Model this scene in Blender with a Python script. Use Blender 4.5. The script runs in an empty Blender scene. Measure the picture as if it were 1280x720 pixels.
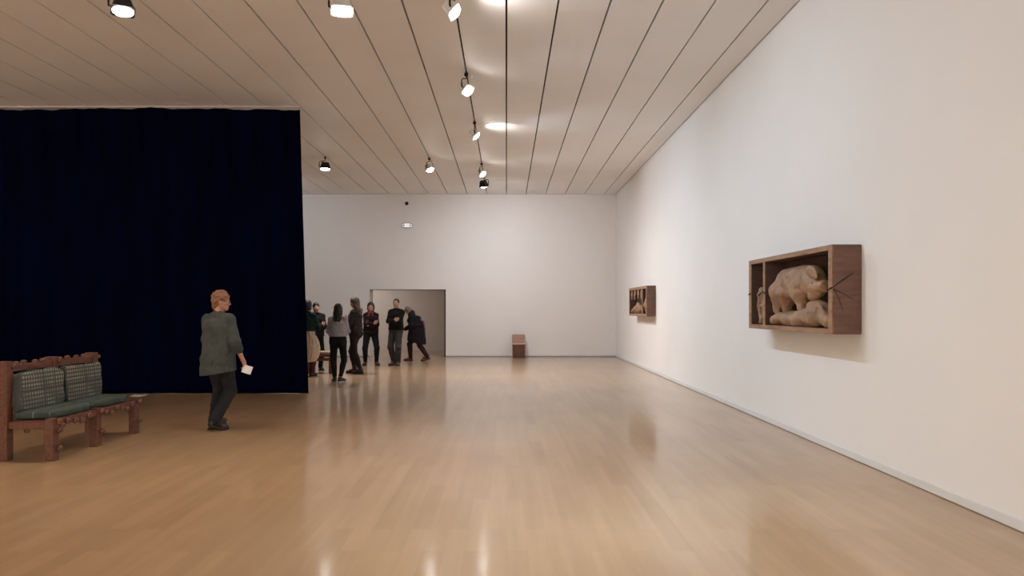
import bpy, bmesh, math, random
import numpy as np
from mathutils import Vector, Matrix, Euler

random.seed(7)
C = bpy.context.scene.collection
scene = bpy.context.scene
R = math.radians

# ------------------------------------------------------------------ camera, view, world
cam_d = bpy.data.cameras.new('camera')
cam = bpy.data.objects.new('camera', cam_d)
C.objects.link(cam)
cam.location = (0, 0, 1.5)
cam.rotation_euler = (R(90), 0, 0)
cam_d.sensor_width = 36
cam_d.lens = 950 / 1280 * 36
cam_d.shift_x = 7 / 1280
cam_d.shift_y = 27 / 1280
cam_d.clip_end = 200
scene.camera = cam
vs = scene.view_settings
vs.view_transform = 'Standard'
vs.look = 'None'
vs.gamma = 1
vs.use_curve_mapping = False
vs.exposure = 0.0
world = bpy.data.worlds.new('world')
scene.world = world
world.use_nodes = True
world.node_tree.nodes['Background'].inputs['Color'].default_value = (0, 0, 0, 1)

CEIL = 5.16
WALL_R = 3.48
WALL_B = 24.15
WALL_L = -13.0
WALL_F = -7.0
# the lamps on the ceiling tracks: (track number, Y, yaw, tilt below horizontal, watts, label)
# yaw: 0 = towards +Y (end wall), -90 = towards +X (right wall), 180 = towards the camera
LAMPS = [
    (-1, 8.65, -95, 42, 20, 125, 'white floodlight at the top edge of the picture, washing the large carved wall cabinet'),
    (-1, 11.75, -116, 44, 23, 122, 'round glowing spotlight on the middle track, nearest lamp fully in view'),
    (-1, 14.8, -88, 42, 35, 125, 'tilted white spotlight beside the bright patch on the ceiling'),
    (-1, 19.0, -110, 42, 38, 118, 'pale spotlight facing the room above the dark lamp at the end of the middle track'),
    (-1, 20.75, -24, 64, 72, 168, 'dark backed lamp seen from behind, last on the middle track'),
    (-3, 8.6, -165, 66, 42, 120, 'glowing floodlight at the top edge, left of the middle track'),
    (-3, 18.35, -112, 60, 66, 110, 'small white spotlight high above the standing visitors'),
    (-7, 8.6, -150, 66, 24, 120, 'dazzling floodlight near the upper left corner above the black curtain'),
    (-7, 18.2, -150, 84, 60, 110, 'black box floodlight just right of the curtain top'),
    # lamps out of view; most are added to lift the ambient light
    (-1, 5.6, -92, 42, 6, 125, 'floodlight on the middle track overhead'),
    (-1, 2.2, -92, 42, 6, 125, 'floodlight on the middle track behind the viewer'),
    (1, 4.8, 0, 88, 17, 62, 'added unseen floodlight pointing straight down at the near floor'),  # added to brighten the near floor
    (-1, -3.6, 180, 30, 190, 150, 'added fill light on the middle track washing the wall behind the viewer'),  # this and the next ones: added fill for walls and ceiling
    (-7, -3.6, 180, 30, 250, 150, 'added fill light on the left track washing the wall behind the viewer'),
    (-13, -3.6, 180, 30, 210, 150, 'added fill light at the far left washing the wall behind the viewer'),
    (-15, 1.5, 90, 30, 170, 150, 'added fill light at the far left washing the left wall'),
    (-15, 8.0, 90, 30, 170, 150, 'second added fill light at the far left washing the left wall'),
    (-11, 20.3, 0, 36, 22, 160, 'added unseen fill light behind the curtain washing the end wall'),  # added out of sight as fill for the end wall
]
COL_COOL = (0.77, 1.02, 1.22)
COL_PLAIN = (0.88, 1.0, 1.10)
COL_WARM = (1.0, 0.90, 0.80)
COL_AMBER = (1.0, 0.84, 0.68)
COL_PINK = (0.95, 0.965, 1.01)

# ------------------------------------------------------------------ helpers
def mat(name, col, rough=0.6, metal=0.0, var=0.0, vscale=6.0, bump=0.0, bscale=40.0, col2=None, emit=None, estr=0.0, stretch=(1, 1, 1), spec=0.5):
    m = bpy.data.materials.new(name)
    m.use_nodes = True
    nt = m.node_tree
    b = nt.nodes['Principled BSDF']
    b.inputs['Base Color'].default_value = (*col, 1)
    b.inputs['Roughness'].default_value = rough
    b.inputs['Metallic'].default_value = metal
    b.inputs['Specular IOR Level'].default_value = spec
    tc = nt.nodes.new('ShaderNodeTexCoord')
    mp = nt.nodes.new('ShaderNodeMapping')
    mp.inputs['Scale'].default_value = stretch
    nt.links.new(tc.outputs['Object'], mp.inputs['Vector'])
    if var > 0:
        n = nt.nodes.new('ShaderNodeTexNoise')
        n.inputs['Scale'].default_value = vscale
        n.inputs['Detail'].default_value = 5
        nt.links.new(mp.outputs['Vector'], n.inputs['Vector'])
        r = nt.nodes.new('ShaderNodeValToRGB')
        c2 = col2 or tuple(c * (1 - var) for c in col)
        r.color_ramp.elements[0].position = 0.3
        r.color_ramp.elements[1].position = 0.7
        r.color_ramp.elements[0].color = (*c2, 1)
        r.color_ramp.elements[1].color = (*[min(1, c * (1 + (0 if col2 else var))) for c in col], 1)
        nt.links.new(n.outputs['Fac'], r.inputs['Fac'])
        nt.links.new(r.outputs['Color'], b.inputs['Base Color'])
    if bump > 0:
        n2 = nt.nodes.new('ShaderNodeTexNoise')
        n2.inputs['Scale'].default_value = bscale
        n2.inputs['Detail'].default_value = 4
        nt.links.new(mp.outputs['Vector'], n2.inputs['Vector'])
        bp = nt.nodes.new('ShaderNodeBump')
        bp.inputs['Strength'].default_value = bump
        bp.inputs['Distance'].default_value = 0.01
        nt.links.new(n2.outputs['Fac'], bp.inputs['Height'])
        nt.links.new(bp.outputs['Normal'], b.inputs['Normal'])
    if emit:
        b.inputs['Emission Color'].default_value = (*emit, 1)
        b.inputs['Emission Strength'].default_value = estr
    return m

def obj(name, bm_or_mesh, m, parent=None, loc=None, smooth=False):
    if isinstance(bm_or_mesh, bmesh.types.BMesh):
        me = bpy.data.meshes.new(name)
        bmesh.ops.recalc_face_normals(bm_or_mesh, faces=bm_or_mesh.faces)
        bm_or_mesh.to_mesh(me)
        bm_or_mesh.free()
    else:
        me = bm_or_mesh
    if m:
        me.materials.append(m)
    if smooth:
        me.polygons.foreach_set('use_smooth', [True] * len(me.polygons))
    o = bpy.data.objects.new(name, me)
    C.objects.link(o)
    if parent:
        o.parent = parent
    if loc:
        o.location = loc
    return o

def tag(o, label, cat, group=None):
    o['label'] = label
    o['category'] = cat
    if group:
        o['group'] = group
    return o

def struct(name, bm, m):
    o = obj(name, bm, m)
    o['kind'] = 'structure'
    return o

def thing(name, label, cat, loc=(0, 0, 0), rotz=0, group=None):
    o = bpy.data.objects.new(name, None)
    o.empty_display_size = 0.1
    C.objects.link(o)
    o.location = loc
    o.rotation_euler = (0, 0, rotz)
    return tag(o, label, cat, group)

def add_box(bm, lo, hi, bevel=0.0, mtx=None):
    c = [(a + b) / 2 for a, b in zip(lo, hi)]
    s = [abs(b - a) for a, b in zip(lo, hi)]
    r = bmesh.ops.create_cube(bm, size=1)
    vs_ = r['verts']
    bmesh.ops.scale(bm, verts=vs_, vec=s)
    bmesh.ops.translate(bm, verts=vs_, vec=c)
    if bevel > 0:
        es = list({e for v in vs_ for e in v.link_edges})
        rb = bmesh.ops.bevel(bm, geom=es, offset=bevel, segments=2, affect='EDGES', profile=0.5)
        vs_ = list({v for f in rb['faces'] for v in f.verts} | {v for v in vs_ if v.is_valid})
    if mtx is not None:
        bmesh.ops.transform(bm, matrix=mtx, verts=vs_)
    return vs_

def box_bm(lo, hi, bevel=0.0, mtx=None):
    bm = bmesh.new()
    add_box(bm, lo, hi, bevel, mtx)
    return bm

def add_tube(bm, pts, rad, seg=10):
    pts = [Vector(p) for p in pts]
    rings = []
    prev = None
    for i, p in enumerate(pts):
        d = (pts[min(i + 1, len(pts) - 1)] - pts[max(i - 1, 0)]).normalized()
        if prev is None:
            u = d.orthogonal().normalized()
        else:
            u = (prev - d * prev.dot(d)).normalized()
        prev = u
        v = d.cross(u)
        r = rad[i] if isinstance(rad, (list, tuple)) else rad
        rings.append([bm.verts.new(p + (u * math.cos(a) + v * math.sin(a)) * r) for a in [2 * math.pi * k / seg for k in range(seg)]])
    for a, b in zip(rings[:-1], rings[1:]):
        for k in range(seg):
            bm.faces.new((a[k], a[(k + 1) % seg], b[(k + 1) % seg], b[k]))
    bm.faces.new(rings[0][::-1])
    bm.faces.new(rings[-1])

def add_prism(bm, poly, z0, z1, mtx=None):
    a = [bm.verts.new((x, y, z0)) for x, y in poly]
    b = [bm.verts.new((x, y, z1)) for x, y in poly]
    n = len(poly)
    bm.faces.new(a[::-1])
    bm.faces.new(b)
    for k in range(n):
        bm.faces.new((a[k], a[(k + 1) % n], b[(k + 1) % n], b[k]))
    if mtx is not None:
        bmesh.ops.transform(bm, matrix=mtx, verts=a + b)

# ---- signed-distance sculpting: smooth unions of tapered limbs meshed with surface nets
class Vox:
    def __init__(self, lo, hi, res):
        self.lo = np.array(lo, np.float32)
        self.res = res
        self.n = np.ceil((np.array(hi) - np.array(lo)) / res).astype(int) + 1
        self.ax = [(self.lo[i] + res * np.arange(self.n[i])).astype(np.float32) for i in range(3)]
        self.F = np.full(self.n, 0.5, np.float32)

    def _slice(self, lo, hi, pad):
        sl = []
        for i in range(3):
            a = int(max(0, math.floor((lo[i] - pad - self.lo[i]) / self.res)))
            b = int(min(self.n[i], math.ceil((hi[i] + pad - self.lo[i]) / self.res) + 1))
            if b <= a:
                return None
            sl.append(slice(a, b))
        return tuple(sl)

    def grid(self, sl):
        return (self.ax[0][sl[0]][:, None, None], self.ax[1][sl[1]][None, :, None], self.ax[2][sl[2]][None, None, :])

    def op(self, prim, k=0.02, mode='add'):
        lo, hi, f = prim
        sl = self._slice(lo, hi, k * 1.5 + 3 * self.res)
        if sl is None:
            return
        d = f(*self.grid(sl))
        F = self.F[sl]
        if mode == 'add':
            h = np.maximum(k - np.abs(F - d), 0) / max(k, 1e-6)
            self.F[sl] = np.minimum(F, d) - h * h * k * 0.25
        else:
            d = -d
            h = np.maximum(k - np.abs(F - d), 0) / max(k, 1e-6)
            self.F[sl] = np.maximum(F, d) + h * h * k * 0.25

    def add(self, *prims, k=0.02):
        for p in prims:
            self.op(p, k)

    def sub(self, *prims, k=0.01):
        for p in prims:
            self.op(p, k, 'sub')

    def cut(self, p, n):
        n = np.array(n, np.float32)
        n = n / np.linalg.norm(n)
        X, Y, Z = self.grid((slice(None),) * 3)
        d = (X - p[0]) * n[0] + (Y - p[1]) * n[1] + (Z - p[2]) * n[2]
        self.F = np.maximum(self.F, d)

    def disp(self, amp, fx, fy, fz, seed=0.0):
        X, Y, Z = self.grid((slice(None),) * 3)
        w = np.sin(2.1 * Y * fy + 1.3 * X * fx + seed) + np.sin(1.7 * Z * fz - 0.9 * X * fx + 2 * seed)
        self.F = self.F + amp * (np.sin(X * fx + 0.6 * Z * fz + w + seed) + 0.7 * np.sin(Y * fy - Z * fz * 1.3 + 1.2 * w + 3 * seed))

    def mesh(self, name):
        F = np.pad(self.F, 1, constant_values=0.5)
        lo = self.lo - self.res
        s = F < 0
        c = np.zeros(np.array(F.shape) - 1, np.uint8)
        offs = [(i, j, k) for i in (0, 1) for j in (0, 1) for k in (0, 1)]
        nx, ny, nz = F.shape
        for i, j, k in offs:
            c += s[i:nx - 1 + i, j:ny - 1 + j, k:nz - 1 + k]
        act = (c > 0) & (c < 8)
        idx = np.argwhere(act)
        imap = np.full(act.shape, -1, np.int32)
        imap[act] = np.arange(len(idx))
        vals = [F[idx[:, 0] + o[0], idx[:, 1] + o[1], idx[:, 2] + o[2]] for o in offs]
        acc = np.zeros((len(idx), 3), np.float32)
        cnt = np.zeros(len(idx), np.float32)
        for a in range(8):
            for b in range(a + 1, 8):
                if sum(abs(offs[a][q] - offs[b][q]) for q in range(3)) != 1:
                    continue
                va, vb = vals[a], vals[b]
                m = (va < 0) != (vb < 0)
                t = np.where(m, va / np.where(m, va - vb, 1), 0)
                for q in range(3):
                    acc[:, q] += np.where(m, offs[a][q] + t * (offs[b][q] - offs[a][q]), 0)
                cnt += m
        V = lo + self.res * (idx + acc / cnt[:, None])
        quads = []
        for ax in range(3):
            o1, o2 = [(1, 2), (2, 0), (0, 1)][ax]
            A = np.moveaxis(s, [ax, o1, o2], [0, 1, 2])
            I = np.moveaxis(imap, [ax, o1, o2], [0, 1, 2])
            a0, a1 = A[:-1, 1:-1, 1:-1], A[1:, 1:-1, 1:-1]
            e = np.argwhere(a0 != a1)
            if len(e) == 0:
                continue
            i, j, k = e[:, 0], e[:, 1], e[:, 2]
            q = np.stack([I[i, j, k], I[i, j + 1, k], I[i, j + 1, k + 1], I[i, j, k + 1]], 1)
            fl = ~a0[i, j, k]
            q[fl] = q[fl][:, ::-1]
            quads.append(q)
        Q = np.concatenate(quads).astype(np.int32)
        Q = Q[(Q >= 0).all(1)]
        me = bpy.data.meshes.new(name)
        me.vertices.add(len(V))
        me.vertices.foreach_set('co', V.astype(np.float32).ravel())
        me.loops.add(Q.size)
        me.loops.foreach_set('vertex_index', Q.ravel())
        me.polygons.add(len(Q))
        me.polygons.foreach_set('loop_start', np.arange(0, Q.size, 4, dtype=np.int32))
        me.polygons.foreach_set('use_smooth', np.ones(len(Q), bool))
        me.update(calc_edges=True)
        me.validate()
        return me

def rc(a, b, ra, rb):
    a, b = np.array(a, float), np.array(b, float)
    ab = b - a
    L2 = max(float(ab @ ab), 1e-9)
    m = max(ra, rb)
    def f(X, Y, Z):
        px, py, pz = X - a[0], Y - a[1], Z - a[2]
        t = np.clip((px * ab[0] + py * ab[1] + pz * ab[2]) / L2, 0, 1)
        return np.sqrt((px - t * ab[0]) ** 2 + (py - t * ab[1]) ** 2 + (pz - t * ab[2]) ** 2) - (ra + (rb - ra) * t)
    return np.minimum(a, b) - m, np.maximum(a, b) + m, f

def el(c, r, M=None):
    c = np.array(c, float)
    M = np.eye(3) if M is None else np.array(M)
    r = np.array(r, float)
    m = float(r.max())
    def f(X, Y, Z):
        px, py, pz = X - c[0], Y - c[1], Z - c[2]
        k0 = 0
        k1 = 0
        for q in range(3):
            u = M[0, q] * px + M[1, q] * py + M[2, q] * pz
            k0 = k0 + (u / r[q]) ** 2
            k1 = k1 + (u / r[q] ** 2) ** 2
        k0 = np.sqrt(k0)
        return k0 * (k0 - 1) / np.maximum(np.sqrt(k1), 1e-6)
    return c - m, c + m, f

def ec(a, b, r0, r1, xa, ya, cap=0.6):
    """elliptical tapered segment; xa / ya: the axes of the ellipse"""
    a, b = np.array(a, float), np.array(b, float)
    ab = b - a
    L = max(float(np.linalg.norm(ab)), 1e-6)
    w = ab / L
    xa, ya = np.array(xa, float), np.array(ya, float)
    m = max(*r0, *r1)
    def f(X, Y, Z):
        px, py, pz = X - a[0], Y - a[1], Z - a[2]
        h = px * w[0] + py * w[1] + pz * w[2]
        t = np.clip(h / L, 0, 1)
        rx = r0[0] + (r1[0] - r0[0]) * t
        ry = r0[1] + (r1[1] - r0[1]) * t
        mn = np.minimum(rx, ry)
        o = (h - t * L) / (mn * cap)
        u = (px * xa[0] + py * xa[1] + pz * xa[2]) / rx
        v = (px * ya[0] + py * ya[1] + pz * ya[2]) / ry
        return (np.sqrt(u * u + v * v + o * o) - 1) * mn
    return np.minimum(a, b) - m, np.maximum(a, b) + m, f

# ------------------------------------------------------------------ materials
def wood_floor():
    m = bpy.data.materials.new('wood_floor')
    m.use_nodes = True
    nt = m.node_tree
    N, L = nt.nodes, nt.links
    b = N['Principled BSDF']
    tc = N.new('ShaderNodeTexCoord')
    sep = N.new('ShaderNodeSeparateXYZ')
    cmb = N.new('ShaderNodeCombineXYZ')
    L.new(tc.outputs['Object'], sep.inputs[0])
    L.new(sep.outputs['Y'], cmb.inputs['X'])
    L.new(sep.outputs['X'], cmb.inputs['Y'])
    br = N.new('ShaderNodeTexBrick')
    L.new(cmb.outputs[0], br.inputs['Vector'])
    br.offset = 0.37
    br.offset_frequency = 2
    br.inputs['Color1'].default_value = (0, 0, 0, 1)
    br.inputs['Color2'].default_value = (1, 1, 1, 1)
    br.inputs['Mortar'].default_value = (0.5, 0.5, 0.5, 1)
    br.inputs['Scale'].default_value = 1
    br.inputs['Mortar Size'].default_value = 0.0012
    br.inputs['Mortar Smooth'].default_value = 0.3
    br.inputs['Brick Width'].default_value = 1.3
    br.inputs['Row Height'].default_value = 0.13
    grain_map = N.new('ShaderNodeMapping')
    grain_map.inputs['Scale'].default_value = (13, 0.6, 1)
    L.new(tc.outputs['Object'], grain_map.inputs['Vector'])
    gr = N.new('ShaderNodeTexNoise')
    gr.inputs['Scale'].default_value = 1
    gr.inputs['Detail'].default_value = 2.5
    L.new(grain_map.outputs[0], gr.inputs['Vector'])
    big = N.new('ShaderNodeTexNoise')
    big.inputs['Scale'].default_value = 0.55
    big.inputs['Detail'].default_value = 3
    L.new(tc.outputs['Object'], big.inputs['Vector'])
    ramp = N.new('ShaderNodeValToRGB')
    e = ramp.color_ramp.elements
    e[0].position, e[0].color = 0.0, (*FLOOR_A, 1)
    e[1].position, e[1].color = 1.0, (*FLOOR_B, 1)
    mix = N.new('ShaderNodeMath')
    mix.operation = 'MULTIPLY_ADD'
    L.new(br.outputs['Color'], mix.inputs[0])
    mix.inputs[1].default_value = 0.18
    mg = N.new('ShaderNodeMath')
    mg.operation = 'MULTIPLY_ADD'
    L.new(gr.outputs['Fac'], mg.inputs[0])
    mg.inputs[1].default_value = 0.35
    mb = N.new('ShaderNodeMath')
    mb.operation = 'MULTIPLY'
    L.new(big.outputs['Fac'], mb.inputs[0])
    mb.inputs[1].default_value = 0.55
    L.new(mb.outputs[0], mg.inputs[2])
    L.new(mg.outputs[0], mix.inputs[2])
    L.new(mix.outputs[0], ramp.inputs['Fac'])
    seam = N.new('ShaderNodeMix')
    seam.data_type = 'RGBA'
    seam.blend_type = 'MULTIPLY'
    sf = N.new('ShaderNodeMath')
    sf.operation = 'MULTIPLY'
    sf.inputs[1].default_value = 0.2
    L.new(br.outputs['Fac'], sf.inputs[0])
    L.new(sf.outputs[0], seam.inputs['Factor'])
    L.new(ramp.outputs['Color'], seam.inputs['A'])
    seam.inputs['B'].default_value = (0.35, 0.25, 0.18, 1)
    L.new(seam.outputs['Result'], b.inputs['Base Color'])
    # varnished boards: a matt wood layer under a gloss layer whose share grows towards grazing view
    out = N['Material Output']
    N.remove(b)
    di = N.new('ShaderNodeBsdfDiffuse')
    L.new(seam.outputs['Result'], di.inputs['Color'])
    gl = N.new('ShaderNodeBsdfGlossy')
    gl.inputs['Color'].default_value = (0.93, 0.93, 0.94, 1)
    rr = N.new('ShaderNodeMapRange')
    L.new(big.outputs['Fac'], rr.inputs['Value'])
    rr.inputs['From Min'].default_value = 0.3
    rr.inputs['From Max'].default_value = 0.7
    rr.inputs['To Min'].default_value = 0.10
    rr.inputs['To Max'].default_value = 0.14
    L.new(rr.outputs[0], gl.inputs['Roughness'])
    fr = N.new('ShaderNodeFresnel')
    fr.inputs['IOR'].default_value = 1.5
    mn = N.new('ShaderNodeMath')
    mn.operation = 'MINIMUM'
    mn.inputs[1].default_value = 0.8
    L.new(fr.outputs[0], mn.inputs[0])
    ms = N.new('ShaderNodeMixShader')
    L.new(mn.outputs[0], ms.inputs[0])
    L.new(di.outputs[0], ms.inputs[1])
    g2 = N.new('ShaderNodeBsdfGlossy')                     # the worn, softer part of the varnish
    g2.inputs['Color'].default_value = (0.93, 0.93, 0.94, 1)
    g2.inputs['Roughness'].default_value = 0.29
    gm = N.new('ShaderNodeMixShader')
    gm.inputs[0].default_value = 0.34
    L.new(gl.outputs[0], gm.inputs[1])
    L.new(g2.outputs[0], gm.inputs[2])
    L.new(gm.outputs[0], ms.inputs[2])
    L.new(ms.outputs[0], out.inputs['Surface'])
    return m

FLOOR_A = (0.30, 0.175, 0.085)
FLOOR_B = (0.60, 0.40, 0.235)
M = {}
M['floor'] = wood_floor()
M['wall'] = mat('white_wall_paint', (0.86, 0.85, 0.845), 0.75, var=0.015, vscale=0.8, bump=0.03, bscale=120)
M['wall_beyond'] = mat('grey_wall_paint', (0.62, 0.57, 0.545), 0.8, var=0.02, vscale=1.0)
M['ceiling'] = mat('ceiling_panel_paint', (0.88, 0.865, 0.855), 0.55, var=0.03, vscale=0.7)
M['void'] = mat('dark_ceiling_void', (0.006, 0.005, 0.005), 0.9)
M['skirting'] = mat('skirting_paint', (0.74, 0.74, 0.74), 0.5)
M['grey_skirting'] = mat('grey_skirting_paint', (0.38, 0.35, 0.34), 0.5)
M['dark_trim'] = mat('dark_brown_trim', (0.045, 0.02, 0.017), 0.5, var=0.2)
M['curtain'] = mat('black_velvet', (0.0006, 0.0018, 0.013), 0.95, var=0.35, vscale=1.5, spec=0.02, stretch=(3, 3, 0.4))
M['rail'] = mat('pale_rail_paint', (0.62, 0.57, 0.56), 0.5)
M['black_metal'] = mat('black_metal', (0.02, 0.017, 0.016), 0.45, metal=0.3, var=0.2, vscale=30)
M['grey_metal'] = mat('grey_metal', (0.35, 0.34, 0.33), 0.4, metal=0.6)
M['white_metal'] = mat('white_metal', (0.75, 0.74, 0.72), 0.4)
M['lens'] = mat('lit_lens', (0.9, 0.9, 0.9), 0.4, emit=(1, 0.97, 0.92), estr=40)
M['bench_wood'] = mat('red_brown_bench_wood', (0.135, 0.048, 0.026), 0.5, var=0.35, vscale=5, bump=0.12, bscale=25, stretch=(6, 1, 6))
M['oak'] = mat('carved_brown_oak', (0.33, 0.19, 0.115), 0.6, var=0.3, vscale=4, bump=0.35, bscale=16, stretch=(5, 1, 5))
M['oak_shaded'] = mat('shaded_brown_oak', (0.155, 0.08, 0.055), 0.6, var=0.25, vscale=4, bump=0.2, bscale=18, stretch=(1, 1, 6))  # oak with shade in its colour, for faces turned from the lamp
M['carving'] = mat('chiselled_oak', (0.31, 0.185, 0.11), 0.6, var=0.3, vscale=3.5, bump=0.5, bscale=13, stretch=(1, 1, 2.2))
M['oak_inside_shaded'] = mat('shaded_cabinet_interior', (0.085, 0.042, 0.030), 0.65, var=0.25, vscale=4, bump=0.15, bscale=18, stretch=(1, 1, 6))  # shade of the unlit interior put into the oak colour
M['seam'] = mat('dark_joint', (0.02, 0.012, 0.01), 0.8)
M['ply'] = mat('pinkish_plywood', (0.40, 0.25, 0.185), 0.5, var=0.15, vscale=5, stretch=(1, 1, 8))
M['ply_dark'] = mat('brown_plywood', (0.36, 0.20, 0.15), 0.55, var=0.15, vscale=5, stretch=(1, 1, 8))
M['paper'] = mat('white_paper', (0.85, 0.84, 0.84), 0.7)
M['skin'] = mat('skin', (0.50, 0.29, 0.215), 0.5, var=0.06, vscale=25)
M['skin_pink'] = mat('flushed_skin', (0.50, 0.245, 0.185), 0.5, var=0.08, vscale=25)
M['lips'] = mat('lips', (0.36, 0.13, 0.11), 0.4)
M['eye'] = mat('eye_white', (0.6, 0.58, 0.55), 0.2)
M['iris'] = mat('dark_iris', (0.02, 0.014, 0.01), 0.15)

# ------------------------------------------------------------------ the room
bm = bmesh.new()
add_box(bm, (WALL_L - 0.2, WALL_F - 0.2, -0.2), (WALL_R + 0.2, 30.0, 0.0))
struct('floor', bm, M['floor'])
bm = bmesh.new()
add_box(bm, (WALL_R, WALL_F, 0), (WALL_R + 0.2, WALL_B + 0.6, CEIL + 0.25))
struct('wall_right', bm, M['wall'])
DX0, DX1, DZ = -4.35, -1.93, 2.14
bm = bmesh.new()
for lo, hi in [((WALL_L, WALL_B, 0), (DX0, WALL_B + 0.6, CEIL + 0.25)), ((DX1, WALL_B, 0), (WALL_R, WALL_B + 0.6, CEIL + 0.25)), ((DX0, WALL_B, DZ), (DX1, WALL_B + 0.6, CEIL + 0.25))]:
    add_box(bm, lo, hi)
bmesh.ops.remove_doubles(bm, verts=bm.verts, dist=1e-4)
struct('wall_back', bm, M['wall'])
struct('wall_left', box_bm((WALL_L - 0.2, WALL_F, 0), (WALL_L, WALL_B + 0.6, CEIL + 0.25)), M['wall'])
struct('wall_front', box_bm((WALL_L - 0.2, WALL_F - 0.2, 0), (WALL_R + 0.2, WALL_F, CEIL + 0.25)), M['wall'])
# the next room, seen through the opening
bm = bmesh.new()
add_box(bm, (-9, 28.0, 0), (1.5, 28.2, 3.4))
struct('wall_beyond', bm, M['wall_beyond'])
struct('wall_beyond_side', box_bm((-9.2, WALL_B + 0.6, 0), (-9, 28.2, 3.4)), M['wall_beyond'])
struct('wall_beyond_right', box_bm((1.5, WALL_B + 0.6, 0), (1.7, 28.2, 3.4)), M['wall_beyond'])
struct('ceiling_beyond', box_bm((-9.2, WALL_B + 0.6, 3.4), (1.7, 28.2, 3.6)), M['wall_beyond'])
# ceiling: long panels with open joints, the dark void above them
GAP = 0.024
PITCH = 0.62
bm = bmesh.new()
k = -22
while True:
    x0 = k * PITCH + GAP / 2
    x1 = min((k + 1) * PITCH - GAP / 2, WALL_R - 0.022)
    if x0 >= WALL_R - 0.05:
        break
    y = WALL_F
    jit = [0.0, 3.1, 1.2, 2.3][k % 4]
    ys = [WALL_F] + [v for v in [jit + 6.2 * q for q in range(-1, 5)] if WALL_F + 0.3 < v < WALL_B - 0.3] + [WALL_B]
    for ya, yb in zip(ys[:-1], ys[1:]):
        add_box(bm, (max(x0, WALL_L), ya, CEIL), (x1, yb - 0.0015, CEIL + 0.06))
    k += 1
struct('ceiling', bm, M['ceiling'])
struct('ceiling_void', box_bm((WALL_L, WALL_F, CEIL + 0.12), (WALL_R, WALL_B + 0.6, CEIL + 0.25)), M['void'])
# skirtings and the dark edge of the opening
bm = bmesh.new()
add_box(bm, (WALL_R - 0.014, WALL_F, 0.006), (WALL_R, WALL_B, 0.075), 0.003)
struct('baseboard_right', bm, M['skirting'])
bm = bmesh.new()
add_box(bm, (DX1, WALL_B - 0.012, 0), (WALL_R - 0.014, WALL_B, 0.035), 0.002)
add_box(bm, (WALL_L, WALL_B - 0.012, 0), (DX0, WALL_B, 0.035), 0.002)
struct('baseboard_back', bm, M['grey_skirting'])
bm = bmesh.new()
add_box(bm, (DX1 - 0.045, WALL_B + 0.02, 0), (DX1, WALL_B + 0.1, DZ), 0.003)
add_box(bm, (DX0, WALL_B + 0.02, DZ - 0.02), (DX1 - 0.045, WALL_B + 0.1, DZ), 0.003)
struct('trim_1', bm, M['dark_trim'])

# unseen ceiling fitting added to light the next room
t = thing('added_room_lamp', 'added round lamp out of view lighting the next room', 'lamp', (-5.5, 26.2, 3.4))
bm = bmesh.new()
bmesh.ops.create_cone(bm, cap_ends=True, segments=32, radius1=0.2, radius2=0.22, depth=0.06, matrix=Matrix.Translation((0, 0, -0.03)))
obj('housing', bm, M['white_metal'], t)
bm = bmesh.new()
bmesh.ops.create_cone(bm, cap_ends=True, segments=32, radius1=0.16, radius2=0.18, depth=0.02, matrix=Matrix.Translation((0, 0, -0.07)))
obj('diffuser', bm, M['lens'], t)
ld = bpy.data.lights.new('lamp_light', 'AREA')
ld.energy = 36
ld.size = 0.3
ld.color = (1, 0.9, 0.82)
lo_ = bpy.data.objects.new('lamp_light', ld)
C.objects.link(lo_)
lo_.parent = t
lo_.location = (0, 0, -0.09)

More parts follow.
